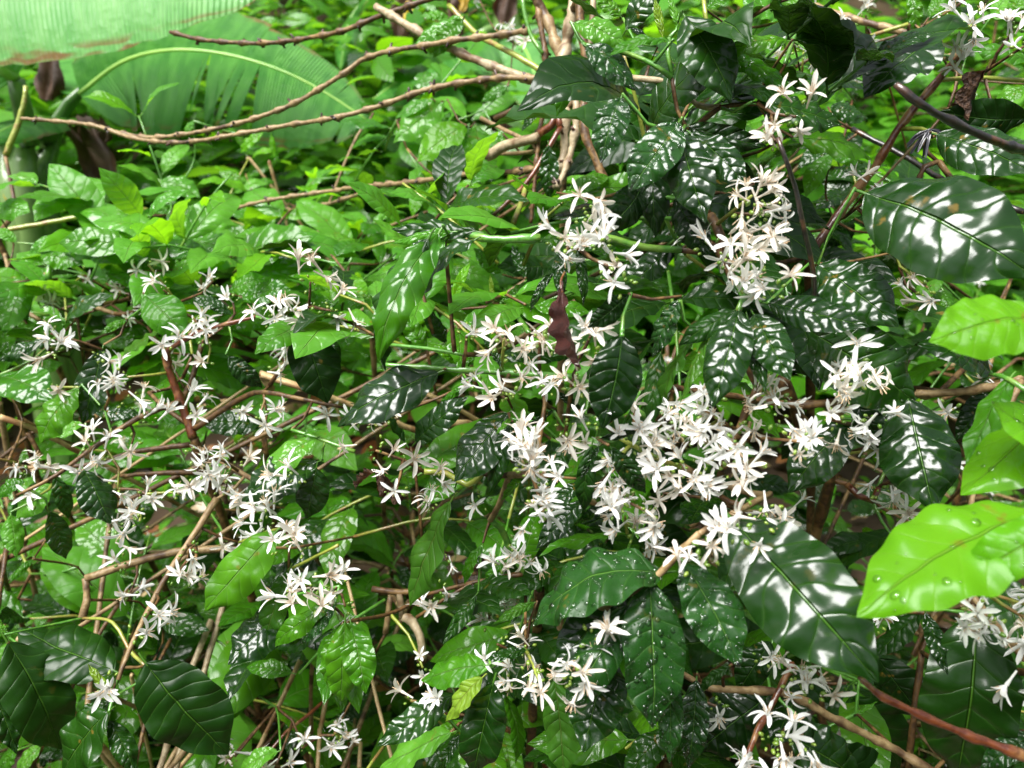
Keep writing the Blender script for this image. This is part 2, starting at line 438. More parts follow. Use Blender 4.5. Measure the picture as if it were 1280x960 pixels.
def tube_geo(pts, r0, r1, sides=6, step=0.012, knob=0.0, spacing=0.03, crook=0.0, seed=0, spurs=False):
    path, par = smooth_path(pts, step)
    r = random.Random(seed)
    V, F, MI = [], [], []
    acc = 0.0; ref = Vector((0.3, 0.2, 1)).normalized()
    n = len(path); nxt = spacing * r.random()
    marks = []; ring = 0
    for i, p in enumerate(path):
        if i: acc += (path[i] - path[i - 1]).length
        d = (path[min(n - 1, i + 1)] - path[max(0, i - 1)]).normalized()
        a = d.cross(ref)
        if a.length < 1e-3: a = d.orthogonal()
        a.normalize(); b = d.cross(a)
        rr = r0 + (r1 - r0) * par[i]
        if knob and acc >= nxt:
            rr *= 1 + knob; ring = 2; nxt += spacing * (0.7 + 0.6 * r.random()); marks.append((p.copy(), d, a, b, rr))
        elif knob and ring > 0: rr *= 1 + knob * 0.4 * ring; ring -= 1
        else: rr *= 1 + 0.07 * (r.random() - 0.5)
        o = (a * (r.random() - 0.5) + b * (r.random() - 0.5)) * crook * rr
        for q in range(sides):
            t = q * 2 * math.pi / sides
            V.append(p + o + (a * math.cos(t) + b * math.sin(t)) * rr)
    for i in range(n - 1):
        for q in range(sides):
            F.append((i * sides + q, i * sides + (q + 1) % sides, (i + 1) * sides + (q + 1) % sides, (i + 1) * sides + q)); MI.append(0)
    F.append(tuple(range(sides))[::-1]); MI.append(0)
    F.append(tuple((n - 1) * sides + q for q in range(sides))); MI.append(0)
    if spurs:                                  # dead flower stubs left at the nodes of the bare branches
        for p, d, a, b, rr in marks:
            for k in range(r.choice((0, 1, 2, 3, 5))):
                t = r.random() * 6.28; o = a * math.cos(t) + b * math.sin(t)
                ln = rr * (1.15 + 0.8 * r.random()); e = p + o * ln + d * rr * (r.random() - 0.5) * 2
                s = len(V); w = rr * 0.55
                c1 = o.cross(d).normalized() * w; c2 = d * w
                V += [p + c1, p + c2, p - c1, p - c2, e + c1 * 0.6, e + c2 * 0.6, e - c1 * 0.6, e - c2 * 0.6]
                for q in range(4):
                    F.append((s + q, s + (q + 1) % 4, s + 4 + (q + 1) % 4, s + 4 + q)); MI.append(1)
                F.append((s + 4, s + 5, s + 6, s + 7)); MI.append(1)
    return V, F, MI, path

def add_branch(parent, pts, r0, r1, bark='brown', name='branch', **kw):
    base = Vector(parent.location) if parent is not None else Vector((0, 0, 0))
    V, F, MI, path = tube_geo(pts, r0, r1, **kw)
    me = mesh_from(name, [tuple(v - base) for v in V], F, None, [BARK[bark], BARK['node']], MI)
    o = link(name, me, parent)
    return o, path

# ------------------------------------------------------------------ flowers
def flower_geo(kind, seed):
    """petal length 1; flower opens along +z, tube reaches down to the origin"""
    r = random.Random(seed)
    V, F, MI = [], [], []
    np_ = r.choice((5, 5, 6, 6))
    tube = {'star': 0.75, 'half': 0.8, 'wilt': 0.7}[kind]
    op = {'star': 1.45, 'half': 0.75, 'wilt': 1.9}[kind]
    for k in range(np_):
        az = k * 2 * math.pi / np_ + r.uniform(-0.28, 0.28)
        ca, sa = math.cos(az), math.sin(az)
        el = op + r.uniform(-0.45, 0.35); bend = r.uniform(-.22, .22)
        cv = r.uniform(0.2, 0.6) if kind != 'wilt' else r.uniform(0.9, 1.6)
        L = r.uniform(0.85, 1.28); w = r.uniform(0.095, 0.132) * (1 if kind != 'wilt' else 0.75)
        tws = r.uniform(-0.4, 0.4)
        s0 = len(V); x, z = 0.05, tube; a = el * 0.45
        nseg = 6
        for i in range(nseg + 1):
            t = i / nseg
            ww = w * (0.55 + 0.45 * math.sin(min(1, t * 1.4) * math.pi / 2)) * (1 if t < 0.75 else max(0.12, math.cos((t - 0.75) / 0.25 * 1.45)))
            nx, nz = -math.cos(a), math.sin(a)
            for j, (vv, dz) in enumerate(((-1, 0.30), (-0.5, 0.02), (0.5, 0.02), (1, 0.30))):
                yy = vv * ww * math.cos(tws * t) + bend * t * t * L; off = dz * ww + vv * ww * math.sin(tws * t)
                px, pz = x + nx * off, z + nz * off
                V.append((px * ca - yy * sa, px * sa + yy * ca, pz))
            a = el * (0.45 + 0.55 * min(1, t * 2.5)) + cv * t
            x += math.sin(a) * L / nseg; z += math.cos(a) * L / nseg
        for i in range(nseg):
            for j in range(3):
                q = s0 + i * 4 + j
                F.append((q, q + 1, q + 5, q + 4)); MI.append(0)
    s0 = len(V)                                 # corolla tube
    for z, rr in ((0.0, 0.05), (tube * 0.6, 0.06), (tube, 0.10)):
        for q in range(6):
            V.append((rr * math.cos(q * 1.047), rr * math.sin(q * 1.047), z))
    for i in range(2):
        for q in range(6):
            F.append((s0 + i * 6 + q, s0 + i * 6 + (q + 1) % 6, s0 + (i + 1) * 6 + (q + 1) % 6, s0 + (i + 1) * 6 + q)); MI.append(0)
    for k in range(np_ + 1):                    # stamens and the style
        az = (k + 0.5) * 2 * math.pi / np_ + r.uniform(-.2, .2); tilt = r.uniform(0.25, 0.75) if k < np_ else 0.1
        d = Vector((math.cos(az) * math.sin(tilt), math.sin(az) * math.sin(tilt), math.cos(tilt)))
        b = Vector((d.x * 0.05, d.y * 0.05, tube)); e = b + d * r.uniform(0.45, 0.65)
        a1 = d.orthogonal().normalized(); a2 = d.cross(a1)
        s0 = len(V)
        for p, rr in ((b, 0.016), ((b + e) / 2, 0.028), (e, 0.02)):
            for q in range(3):
                V.append(tuple(p + (a1 * math.cos(q * 2.094) + a2 * math.sin(q * 2.094)) * rr))
        for i in range(2):
            for q in range(3):
                F.append((s0 + i * 3 + q, s0 + i * 3 + (q + 1) % 3, s0 + (i + 1) * 3 + (q + 1) % 3, s0 + (i + 1) * 3 + q)); MI.append(1 if i else 0)
    return V, F, MI

FLW = {}
def flower_mesh(kind, cream):
    key = (kind, cream)
    if key not in FLW:
        FLW[key] = []
        for k in range(6):
            v, f, mi = flower_geo(kind, R.randint(0, 99999))
            FLW[key].append(mesh_from('flower', v, f, None, [PETAL_C if cream else PETAL, STAMEN], mi))
    return R.choice(FLW[key])

def bud_geo(n, seed):
    r = random.Random(seed); V, F = [], []
    for k in range(n):
        c = Vector((r.gauss(0, 1), r.gauss(0, 1), r.gauss(0, 1))) * 0.0034
        d = (c + Vector((0, 0, 0.001))).normalized(); ln = r.uniform(0.003, 0.0065); w = ln * 0.30
        a = d.orthogonal().normalized(); b = d.cross(a); s = len(V)
        V.append(tuple(c))
        for t in (0.35, 0.75):
            for q in range(5):
                V.append(tuple(c + d * ln * t + (a * math.cos(q * 1.2566) + b * math.sin(q * 1.2566)) * w * (1.0 if t < .5 else .8)))
        V.append(tuple(c + d * ln))
        for q in range(5):
            q2 = (q + 1) % 5
            F += [(s, s + 1 + q2, s + 1 + q), (s + 1 + q, s + 1 + q2, s + 6 + q2, s + 6 + q), (s + 6 + q, s + 6 + q2, s + 11)]
    return V, F
BUDS = []
for k in range(5):
    v, f = bud_geo(6, k); BUDS.append(mesh_from('buds', v, f, None, [BUDG]))

def flower_cluster(parent, c, n, petal=0.0135, spread=0.010, cream=False, bias=None, kinds=('star', 'star', 'star', 'half', 'half', 'half', 'wilt')):
    """flowers of one node: a part, with each flower its own sub-part"""
    base = Vector(parent.location)
    e = bpy.data.objects.new('flower_cluster', BUDS[R.randint(0, 4)]); COL.objects.link(e)
    e.parent = parent; e.location = c - base
    e.rotation_euler = (R.random() * 6, R.random() * 6, R.random() * 6)
    bpyM = Matrix.LocRotScale(e.location, e.rotation_euler.to_quaternion(), (1, 1, 1))
    inv = bpyM.inverted()
    tocam = (CAM - c).normalized()
    for k in range(n):
        d = Vector((R.gauss(0, 1), R.gauss(0, 1), R.gauss(0, 1))).normalized() * 0.95
        d = (d + tocam * 0.42 + ZU * 0.25 + (bias or Vector((0, 0, 0)))).normalized()
        if n == 1: d = (d * 0.6 + tocam * 0.7).normalized()
        s = petal * R.uniform(0.85, 1.15)
        off = Vector((R.gauss(0, 1), R.gauss(0, 0.7), R.gauss(0, 1))) * spread * (0 if n == 1 else 1)
        p = c - base + off
        q = d.to_track_quat('Z', 'Y') @ Matrix.Rotation(R.random() * 6.28, 4, 'Z').to_quaternion()
        M = Matrix.LocRotScale(p, q, (s, s, s))
        o = link('flower', flower_mesh(R.choice(kinds), cream or R.random() < 0.2), e, inv @ M)
    return e

# ------------------------------------------------------------------ survey of the plants
# per line: tile, base x y, tip x y, width, tone, distance [, roll, arch]; widths in tile units
HERO = {}
HERO['right'] = """
C 320 30 85 185 110 d .66 60
C 400 150 140 195 95 m .62
C 20 60 190 375 165 d .62
C 150 215 430 340 75 m .64
C 290 385 605 465 105 d .62
C 30 470 325 545 110 k .63 70
C 40 495 255 700 125 g .60 0 .6 h
C 0 500 95 830 150 g .58 0 .6 h
C -20 740 110 955 170 k .60 60
C 440 515 715 595 95 m .66
C 215 360 410 300 70 d .68
B 885 85 1078 172 125 b .62
B 1240 150 1010 212 75 m .60
B 930 170 1115 338 150 w .60
B 915 262 820 436 115 m .62
B 1060 365 985 608 175 w .58
B 1275 455 1090 716 180 w .57
B 1140 690 985 870 160 k .61 65
B 1180 560 1190 885 130 k .62 60
B 1215 135 1185 -10 48 y .62
B 1280 120 1235 -20 70 b .64
B 1190 170 1090 100 80 d .68
B 1060 60 960 -30 110 m .72
B 830 720 962 762 90 m .70
E 1040 320 970 658 235 k .54 62
E 1065 170 915 290 175 k .57 60
E 805 15 822 192 85 g .60 0 .4 h
E 880 0 900 208 62 d .58
E 790 88 705 232 52 d .62
E 1250 190 1150 400 130 w .58
E 1300 320 1195 610 120 o .60 50
E 1180 380 1140 665 95 d .61
E 1000 728 1127 892 115 k .56 45
E 955 720 885 845 65 k .57 60
E 960 692 1132 640 62 k .58 60
E 790 590 690 655 70 k .66 40
E 900 600 800 520 90 k .64 50
E 900 850 755 965 115 g .64 0 .5 h
E 930 720 900 965 95 d .60
E 850 690 770 890 110 d .66
E 690 830 600 920 80 m .70
F 320 200 692 287 135 g .60 0 .6 h
F 500 60 795 288 180 g .63 0 .6 h
F 470 300 858 562 235 d .62 35
F 215 225 118 582 155 g .56 0 .6 h
F 245 250 312 522 85 g .57 0 .5 h
F 268 240 402 482 180 g .55 0 .6 h
F 200 225 -5 355 120 d .57
F 100 330 0 565 100 o .58 40
F 830 550 925 965 265 g .60 0 .6 h
F 620 640 395 892 180 g .62 0 .6 h
F 1130 450 860 350 110 d .70
F 1110 520 1000 700 130 k .72 50
F 640 560 770 760 150 k .72 50
I 190 55 722 650 330 g .55 0 .7 h
I 15 215 218 592 265 w .52
I 1075 400 1005 1005 310 d .60
I 880 390 705 560 130 d .66
I 890 395 975 622 110 g .62 0 .5 h
I 1300 830 1090 970 140 w .58
I 390 840 660 1010 160 d .64
I 180 590 60 682 95 d .60
I 330 690 60 905 200 k .66 30
I 60 640 30 960 120 w .60
I 640 765 720 718 34 b .72
I 330 500 210 690 170 k .68 45
I 720 560 900 800 220 k .74 50
I 500 900 760 1000 160 k .72 40
I 620 700 800 960 170 d .78 40
H 1190 250 715 445 205 w .56 15 1.3
H 1080 290 790 612 160 g .59 0 .6 h
H 1062 368 838 762 145 w .55
H 1140 290 1152 815 205 w .54
H 1212 600 1212 945 110 w .57
H 990 540 900 905 215 g .60 0 .6 h
H 795 640 830 1005 125 o .66
H 1060 110 738 192 105 m .63 40
H 900 -15 728 164 115 g .62 0 .5 h
H 1200 820 1050 1010 160 d .66
F 820 0 700 -60 90 d .7
C 690 718 1320 1035 345 g .58 0 0.7 h
"""
HERO['centre'] = """
B 520 860 205 852 70 d .64
B 430 862 212 908 55 b .63
X 548 292 474 452 38 m .62 0 1.4
X 535 298 482 464 40 d .60 25 1.2
X 592 300 512 382 46 d .62 30
X 556 300 490 380 30 b .64 -20 1.3
E 372 452 5 650 150 g .62 0 1.2 h
E 600 432 530 318 55 d .64
E 628 600 430 850 170 g .68 0 .6 h
E 636 648 556 895 105 d .66
E 752 640 640 742 95 m .68
E 640 620 580 680 40 b .66
E 420 212 490 48 38 l .80
E 570 190 560 98 55 y .82
E 600 200 708 118 65 m .85
E 400 345 300 200 95 d .9
E 330 365 225 250 100 m .92
E 440 420 330 345 70 m .84
E 690 110 640 -10 70 d .9
E 600 90 500 0 110 m .95
E 150 190 40 168 55 o .9
E 480 500 380 560 60 m .8
E 520 380 440 470 50 m .74
H 415 -10 268 372 125 o .70 30
H 530 150 468 292 75 m .74
H 545 585 308 642 135 m .64
H 532 630 398 792 115 y .62
H 430 690 148 882 110 d .66
H 572 650 500 985 125 d .64
H 450 840 370 980 90 d .68
H 692 530 540 572 85 d .66
H 722 358 598 432 85 o .68
H 510 330 388 512 75 d .72
H 420 830 155 965 95 b .72
H 470 790 300 890 80 m .74
H 640 560 560 760 110 d .72
H 620 200 540 300 60 m .8
"""
HERO['left'] = """
D 530 172 682 322 155 m .86 0 .6 h
D 600 300 440 402 140 o .88 40
D 462 258 368 312 65 m .88
D 1095 285 1192 565 180 k .80 55
D 830 395 955 508 125 k .84 50
D 285 508 148 712 125 m .86
D 372 370 300 642 105 d .88
D -10 465 192 560 110 m .95
D 182 338 -10 412 55 d .98
D 240 272 412 172 55 d .95
D 302 640 178 690 95 b .92
D 305 808 402 1005 155 d .82
D 200 830 250 985 85 d .84
D 190 860 60 985 120 b .90
D 90 850 -20 900 70 m .9
D 350 600 525 610 70 g .98 0 .5 h
D 960 640 730 640 95 d .95
D 1150 690 955 832 115 b .80
D 1152 778 878 922 135 d .80
D 1100 680 1185 660 60 m .80
D 1150 800 1115 985 155 d .80
D 840 240 700 185 60 d .95
D 1150 290 1240 420 90 d .9
G 528 578 832 912 235 d .78 40
G 415 605 62 450 155 d .80
G 30 503 222 892 175 d .78
G -20 690 60 910 90 d .82
G 392 758 228 985 125 d .76
G 400 788 492 985 115 d .75
G 402 718 262 802 75 d .78
G 412 705 318 580 60 y .78
G 415 715 308 690 45 y .78
G 1005 98 742 392 115 m .78
G 1045 378 828 585 175 g .80 0 .5 h
G 1205 368 1000 520 62 m .74
G 1222 362 1098 508 95 w .73
G 1052 240 958 520 95 o .79
G 580 420 762 460 85 d .95
G 930 690 740 790 120 m .92
G 892 650 1012 670 110 b .95
G 1251 430 1190 660 110 m .74
G 1275 430 1330 690 150 m .72
G 1255 430 1240 720 110 m .73
G 40 40 60 195 120 b .86
G 180 30 240 200 100 d .84
G 30 480 -30 400 60 b .85
G 120 200 30 290 60 m .95
G 330 300 270 340 50 b 1.05
G 520 640 500 720 60 b 1.0
G 1010 900 860 985 100 b .82
G 150 880 60 980 90 b .95
G 60 900 -10 970 90 m .9
"""
HERO['lime'] = """
F 1340 250 905 342 230 l .45 -10 .5
F 1420 800 1130 560 300 l .46 10 .4
F 1420 560 1020 900 380 l .49 20 .4
I 1340 20 642 412 300 l .44 12 .5
I 1440 40 990 305 240 l .415 -15 .6
F 1200 470 1040 800 110 m .52 30
F 1290 250 1060 200 60 b .5 60
"""
HERO['upper'] = """
C 440 165 660 150 95 m .86
C 950 140 685 365 190 d .80
C 1290 440 965 415 140 k .72 55
C 955 500 1320 645 150 g .70 0 .6 h
C 860 -40 882 128 85 m .84
C 1300 235 1075 178 65 m .74
C 640 372 428 268 120 m 1.1
C 1300 320 1170 400 110 m .95
C 380 82 220 -30 110 b .85
C 560 572 468 735 95 b .95
C 560 575 665 610 80 b .95
C 400 60 470 -20 120 m .95
C 930 60 1000 -30 90 m .95
C 1160 60 1240 -40 90 b .95
C 1230 60 1290 -40 80 m .92
C 720 160 850 200 60 m 1.1
F 955 110 842 212 95 b 1.0
F 960 165 985 285 90 m 1.0
C 1040 340 1180 420 90 m 1.0
C 430 850 310 930 90 d .85
C 590 830 700 700 90 m 1.0
C 100 30 200 -30 100 m .8
C 560 400 700 440 110 d 1.0
C 600 620 700 640 120 d .98
"""
HERO['topleft'] = """
A -20 760 112 790 70 b 1.15
A 60 900 -20 850 80 b 1.1
A 600 670 745 735 70 b 1.25
A 640 820 885 840 95 b 1.2
A 620 830 505 935 60 b 1.2
A 880 950 1165 880 110 m 1.1
A 630 800 560 760 70 m 1.25
A 700 900 880 930 70 b 1.15
A 210 880 110 945 70 b 1.1
A 210 880 330 940 80 b 1.1
A 220 900 400 960 60 m 1.1
A 470 930 380 860 70 b 1.15
A 660 700 610 790 60 m 1.3
A 720 450 690 500 80 b 1.3
A 980 490 895 570 45 l 1.3
A 1010 500 1020 585 45 l 1.3
D 150 20 305 60 100 m 1.1
D 160 60 60 20 90 b 1.15
D 180 100 120 80 60 m 1.1
D 900 110 1150 85 70 b 1.1
D 900 60 1100 80 70 d 1.15
D 520 140 380 90 80 m 1.05
D 500 60 560 -30 80 m 1.1
D 620 90 740 30 80 b 1.1
D 690 110 760 20 70 b 1.1
D 880 180 1060 150 80 m 1.0
D 830 160 980 110 80 b 1.05
D 720 180 820 230 70 m 1.0
D 60 250 160 330 90 b 1.1
D 20 260 -30 200 80 b 1.1
D 100 460 230 420 80 b 1.1
D 490 50 420 0 60 l 1.1
D 640 30 700 -60 80 b 1.15
D 1150 150 1251 90 90 b 1.1
"""
HERO['bare'] = """
B 482 468 302 602 115 l 1.15
B 492 478 418 648 85 l 1.15
B 520 468 548 692 100 s 1.15
B 400 378 213 532 75 b 1.2
B 345 370 220 440 55 b 1.2
B 470 70 363 216 80 m 1.05
B 462 60 293 168 65 b 1.05
B 420 62 312 60 55 b 1.08
B 790 540 790 745 90 d .95
B 760 400 690 490 60 d 1.0
B 640 320 540 380 70 m 1.2
B 620 500 560 580 60 b 1.2
B 430 420 380 470 50 m 1.2
"""

# flower nodes: tile, x, y, how many [, distance, cream]
FLOWERS = {}
FLOWERS['left'] = """
D 250 318 4;D 265 400 2;D 585 75 2 1.0;D 640 165 3 .98;D 815 130 2 1.0;D 870 205 1;D 985 268 1 .84;D 1160 140 4 .82 c;D 1110 258 2 .82;D 1185 258 2 .82 c;D 1240 240 2 .82
D 750 265 3;D 790 335 3;D 700 340 2;D 780 420 1;D 1000 360 3 .9;D 1035 440 4 .9;D 440 495 4;D 520 470 2;D 520 540 2;D 600 630 3;D 740 575 4;D 900 600 1;D 985 590 2;D 985 635 1;D 1195 615 1
D 395 715 2;D 430 760 2;D 510 710 1;D 760 735 4 .84;D 770 800 2 .84;D 900 755 3;D 40 750 3;D 155 805 3;D 240 790 2;D 345 795 2;D 485 860 2;D 585 880 3;D 680 885 1;D 840 860 4;D 725 855 2;D 1090 840 2 .8;D 1020 915 6 .8;D 545 945 2;D 165 900 1
D 350 110 2 1.2;D 215 210 3 1.1;D 250 160 2 1.15;D 480 150 1 1.1;D 430 130 1 1.1;D 240 505 1;D 1020 215 2 .85;D 660 385 2 .95;D 410 400 1
G 470 80 2 .84;G 565 40 2 .84;G 475 195 1;G 720 150 1 .78;G 672 240 1 .78;G 740 245 2 .8;G 530 290 2;G 610 350 2 .78;G 540 455 1 .78;G 460 600 2 .76;G 895 865 3;G 1115 855 1;G 1040 890 2;G 990 40 5 .8;G 1130 130 3 .78 c;G 1060 150 2 .78;G 1100 265 4 .75;G 1180 250 3 .75 c;G 1190 340 2 .75 c;G 1240 790 2;G 870 100 2 .9;G 1110 310 2 .75;G 840 920 1 .9
"""
FLOWERS['centre'] = """
E 10 250 1 .8;E 480 325 1 .64;E 612 345 2 .64 c;E 655 385 3 .63 c;E 735 350 5 .63 c;E 800 340 3 .63 c;E 910 330 3 .63;E 920 385 2 .62 c;E 600 525 1 .62;E 665 545 1 .62;E 772 530 2 .63;E 530 525 2 .66;E 690 480 2 .65;E 850 475 2 .62 c;E 870 520 1 .62
E 170 725 4 .72 c;E 285 765 1 .7;E 230 872 1 .7;E 335 890 2 .7;E 385 845 3 .72;E 515 905 1 .74;E 210 610 3 .8 c;E 100 605 2 .85;E 170 640 2 .8
H 585 195 4 .78;H 670 100 3 .78;H 590 465 4 .74;H 690 455 3 .72 c;H 700 575 3 .68;H 735 590 3 .66 c;H 30 270 3 .78;H 60 335 2 .78;H 20 785 2 .95;H 38 840 2 .95;H 290 660 3 .74;H 380 275 2 .82;H 340 360 3 .82;H 370 640 2 .7;H 640 580 2 .72;H 330 550 2 .8;H 700 185 2 .8;H 410 170 2 .85;H 650 310 3 .82;H 560 380 2 .8
"""
FLOWERS['right'] = """
E 690 770 5 .6;E 715 820 6 .6;E 740 870 6 .6;E 745 920 4 .6;E 700 740 3 .6;E 955 35 3 .58;E 820 15 3 .6;E 1020 130 1 .57;E 965 90 2 .58
E 1040 700 4 .62;E 1000 770 3 .62;E 1170 680 5 .62;E 1160 770 5 .62;E 1140 810 4 .62;E 1020 880 4 .62;E 1200 850 4 .62;E 1010 940 5 .62;E 1100 930 4 .62;E 830 640 3 .66 c;E 940 615 2 .6;E 1235 620 4 .62;E 1185 555 1 .62;E 1090 680 3 .62
B 895 795 4 .6 c;B 920 860 2 .59;B 820 930 3 .61
C 370 490 4 .62 c;C 300 575 3 .63;C 215 770 5 .6 c;C 260 800 5 .6 c;C 190 830 3 .6 c;C 320 810 2 .62;C 240 860 2 .6
F 90 60 4 .6;F 150 150 4 .6;F 250 110 4 .58 c;F 300 175 3 .58;F 270 30 3 .6;F 60 30 2 .62;F 200 60 3 .6
F 560 470 6 .6;F 490 490 3 .61;F 560 400 2 .62;F 600 500 4 .6;F 640 600 4 .6;F 500 620 4 .61;F 310 610 5 .58;F 180 705 1 .54;F 370 690 4 .57;F 60 590 5 .6;F 20 680 5 .6;F 120 790 4 .6;F 40 850 4 .6;F 230 790 4 .58;F 250 920 4 .58;F 90 540 4 .62;F 230 500 4 .6;F 310 550 4 .6;F 20 780 4 .62;F 130 640 3 .62
F 650 720 4 .68;F 730 690 3 .68;F 670 840 3 .68;F 910 580 3 .66;F 990 400 4 .8;F 740 880 2 .68;F 1030 490 2 .76;F 860 790 3 .7
H 890 470 3 .58;H 850 540 4 .58;H 830 590 4 .57 c;H 1030 20 6 .66;H 1100 80 5 .66;H 1060 60 3 .66
I 70 150 1 .52 c;I 170 65 2 .54;I 240 15 3 .56;I 20 170 2 .54;I 340 590 3 .6;I 430 625 3 .59;I 350 545 2 .6;I 260 770 3 .58;I 325 790 2 .57;I 400 790 2 .58;I 200 930 5 .57;I 300 930 3 .58;I 110 700 1 .66;I 250 540 1 .68;I 640 380 4 .66;I 740 30 2 .72
"""
FLOWERS['upper'] = """
C 1040 110 1 .72;C 1000 130 2 .73;C 990 185 2 .74;C 930 300 2 .76;C 1185 235 2 .72;C 1150 180 2 .74;C 680 205 1 1.0;C 560 170 3 1.0;C 340 205 1 1.0;C 420 240 2 .95;C 680 750 4 .74;C 640 760 3 .74;C 770 850 2 .9;C 690 890 2 .95;C 810 930 4 .74;C 650 100 2 1.1;C 410 95 2 1.1;C 920 110 2 .9;C 720 780 2 .74;C 380 215 2 1.0;C 560 260 2 1.1
F 780 25 4 .74;F 830 160 3 .75;F 380 40 2 .9;F 820 200 2 .76
I 980 335 5 .56;I 1030 430 3 .55;I 1150 555 3 .56;I 1210 560 3 .56;I 1150 320 4 .6;I 1190 390 3 .6;I 1225 765 3 .56;I 960 380 2 .56;I 1260 540 2 .56
"""
FLOWERS['bare'] = """
B 660 180 3 1.3;B 620 150 2 1.3;B 530 15 3 1.6;B 690 200 2 1.3
"""
# stems: tile x y, x y, ... ; radius in frame px at both ends; bark; distance at both ends
STEMS = {}
STEMS['left'] = """
stem D 705 690,655 555,605 400,650 345,760 295,930 250;6 2 red .90 .84 k
branch D 655 558,500 620,320 740,200 830,60 900;4 2 brown .88 .80
branch D 705 660,870 550,960 525,1100 550,1251 580;4 2.4 brown .90 .84
branch D 665 550,700 470,720 400,735 340;3.5 3.2 brown .9 .92
branch D 690 715,500 740,300 790,20 800;4 2.5 brown .92 .9
branch D 740 815,560 820,440 830;4 2.5 brown .95 .95
branch D 780 760,930 850,1000 900;3.5 2.5 tan .9 .82
branch D 980 500,1060 390;3 2.5 brown .9 .88
branch D 680 640,600 580,540 525;3.2 2.5 brown .9 .95
branch D 665 470,700 390;2.5 2 brown .98 .98
branch G 790 -20,700 120,590 290,470 530,430 640;5 2.5 tan .86 .76
branch G 830 160,600 182,310 270;5 5 tan .9 .86
branch G 1080 70,980 100,870 140;2.2 2 gy .8 .86
branch G 1230 150,1130 200,1050 240;2.2 2 gy .76 .8
branch G 1235 300,1130 320,1060 330;2.2 2 green .75 .78
branch G 530 590,470 530,410 430,300 415;2.6 2 gy .78 .84
branch G 390 790,410 700,430 640;2.2 2.4 green .76 .77
branch D 1290 740,1150 690,1060 660;3 2 green .80 .82
"""
STEMS['centre'] = """
branch B 760 885,600 890,480 870,400 850;5 3.4 green .62 .64 k
branch E 170 425,400 440,600 452,740 462,860 468;3 4 green .66 .62 k
branch E 200 352,330 365,465 388;2.5 2.5 green .72 .68
branch E 620 210,660 250,705 312;3 3.2 green .8 .72
branch E 320 812,400 820,480 862,530 820;4 4 gy .72 .7
branch E 630 825,720 820,820 800;5 5 tan .7 .66
branch H 690 530,560 590,440 690,330 790;3.5 2.4 green .68 .68
stem H 560 60,600 90,640 180,690 250,740 310;4 5 green .76 .8
branch H 690 255,600 268,480 290,330 330;3 2.5 brown .8 .84
branch H 240 410,280 430,310 500,312 570;5 5 pale .9 .9 k
branch H 180 470,200 330;4 4 tan .95 .95
branch H 20 430,-20 330,-60 280;3 3 green .74 .76
branch H 130 310,230 320,330 312;4 4 brown .9 .9
"""
STEMS['right'] = """
stem F 370 470,400 540,430 610,480 690,560 800;7 8 brown .64 .70 k
branch F 130 -10,165 60,205 130;6 5 brown .62 .6
branch C 115 800,150 880,180 960;6 6 brown .63 .62
branch F 560 560,440 572,330 560,200 540,60 520,-60 500;5 3.5 brown .64 .64 k
branch F 280 508,220 640,160 790,130 890;4.5 4.5 brown .6 .6 k
branch F 655 410,610 520,560 630;5 5 tan .62 .64 k
branch F 610 858,650 900,700 920,720 870;5 4 red .7 .7
branch F 0 790,120 850,250 890,330 900;5 4 tan .64 .62
branch H 1251 165,1180 250,1060 330,940 390;5 4.5 tan .54 .58
branch I 100 670,380 690,560 780,760 880,920 975;4.5 5 tan .62 .62 k
branch I 410 578,340 720,280 830,230 960;4 3.5 red .6 .57 k
branch I 70 110,150 60,240 10,330 -40;4 4 tan .54 .60
branch E 850 465,940 500,1050 560,1160 640;4 4 green .62 .63
branch E 1251 800,1120 740,1030 690;4 3 gy .62 .6
branch B 850 885,980 880,1150 920,1280 930;5 5 green .60 .62
branch C -30 480,60 470,150 400,290 385;4 3 brown .64 .66
branch B 1250 290,1180 240,1080 200,930 170;3.5 3 green .62 .62
branch B 1250 280,1235 200,1240 140;3 3 green .62 .62
branch B 1100 290,1200 300,1280 330;4 4 pale .68 .68
branch C 100 90,90 0,120 -40;3 3 gy .68 .7
branch C 390 240,430 120,470 -10;3 2.5 green .7 .74
branch E 745 470,760 560,740 700,715 830;3 3 brown .64 .62
branch F 215 225,230 180,205 130;4 4 green .57 .59
branch C 0 500,20 470;3 3 green .6 .62
branch E 1090 660,1000 700,950 690;3 3 green .6 .58
"""
STEMS['lime'] = """
stem I 1480 -60,1420 100,1380 300,1400 700;5 7 green .50 .52
branch F 1420 780,1400 520,1330 250;4 3 green .50 .46
branch F 1400 620,1200 480,1130 460;4 3 green .5 .56
"""
STEMS['upper'] = """
stem C 480 950,640 730,720 630,820 470,960 300,1050 190;5.5 4 red .80 .73 k
branch C 640 480,850 590,1000 680,1280 790;3.5 4 black .95 .80
branch C 480 20,680 80,900 140,960 160;4 5 tan 1.05 .9 k
branch C 640 165,720 130,800 105,850 90;2.5 2.5 gy 1.0 .95
branch C 430 250,520 200,640 165;2.5 2.5 brown 1.0 1.0
branch C 690 715,780 740,850 780;3 2 gy .70 .60
branch C 960 300,1100 290,1290 300;3 3 gy .75 .76
branch C 830 480,900 480,960 500;3 2.5 gy .76 .72
branch C 880 700,910 620,960 600;4 3 brown .85 .85
branch C 760 660,880 530,900 510;2 2 tan .85 .85
branch F 860 530,1000 525,1160 500,1240 480;5 4.5 tan .72 .66 k
branch F 950 520,1080 390;4 4 brown .74 .78
branch I 1045 310,1130 420,1251 560,1330 660;4.5 5 tan .57 .56
branch I 880 540,850 780,830 960;4 4.5 brown .72 .72
branch C 265 680,290 960;4 4 brown .78 .78
branch C 1000 400,1030 300,1020 210;2 2 brown .85 .85
"""
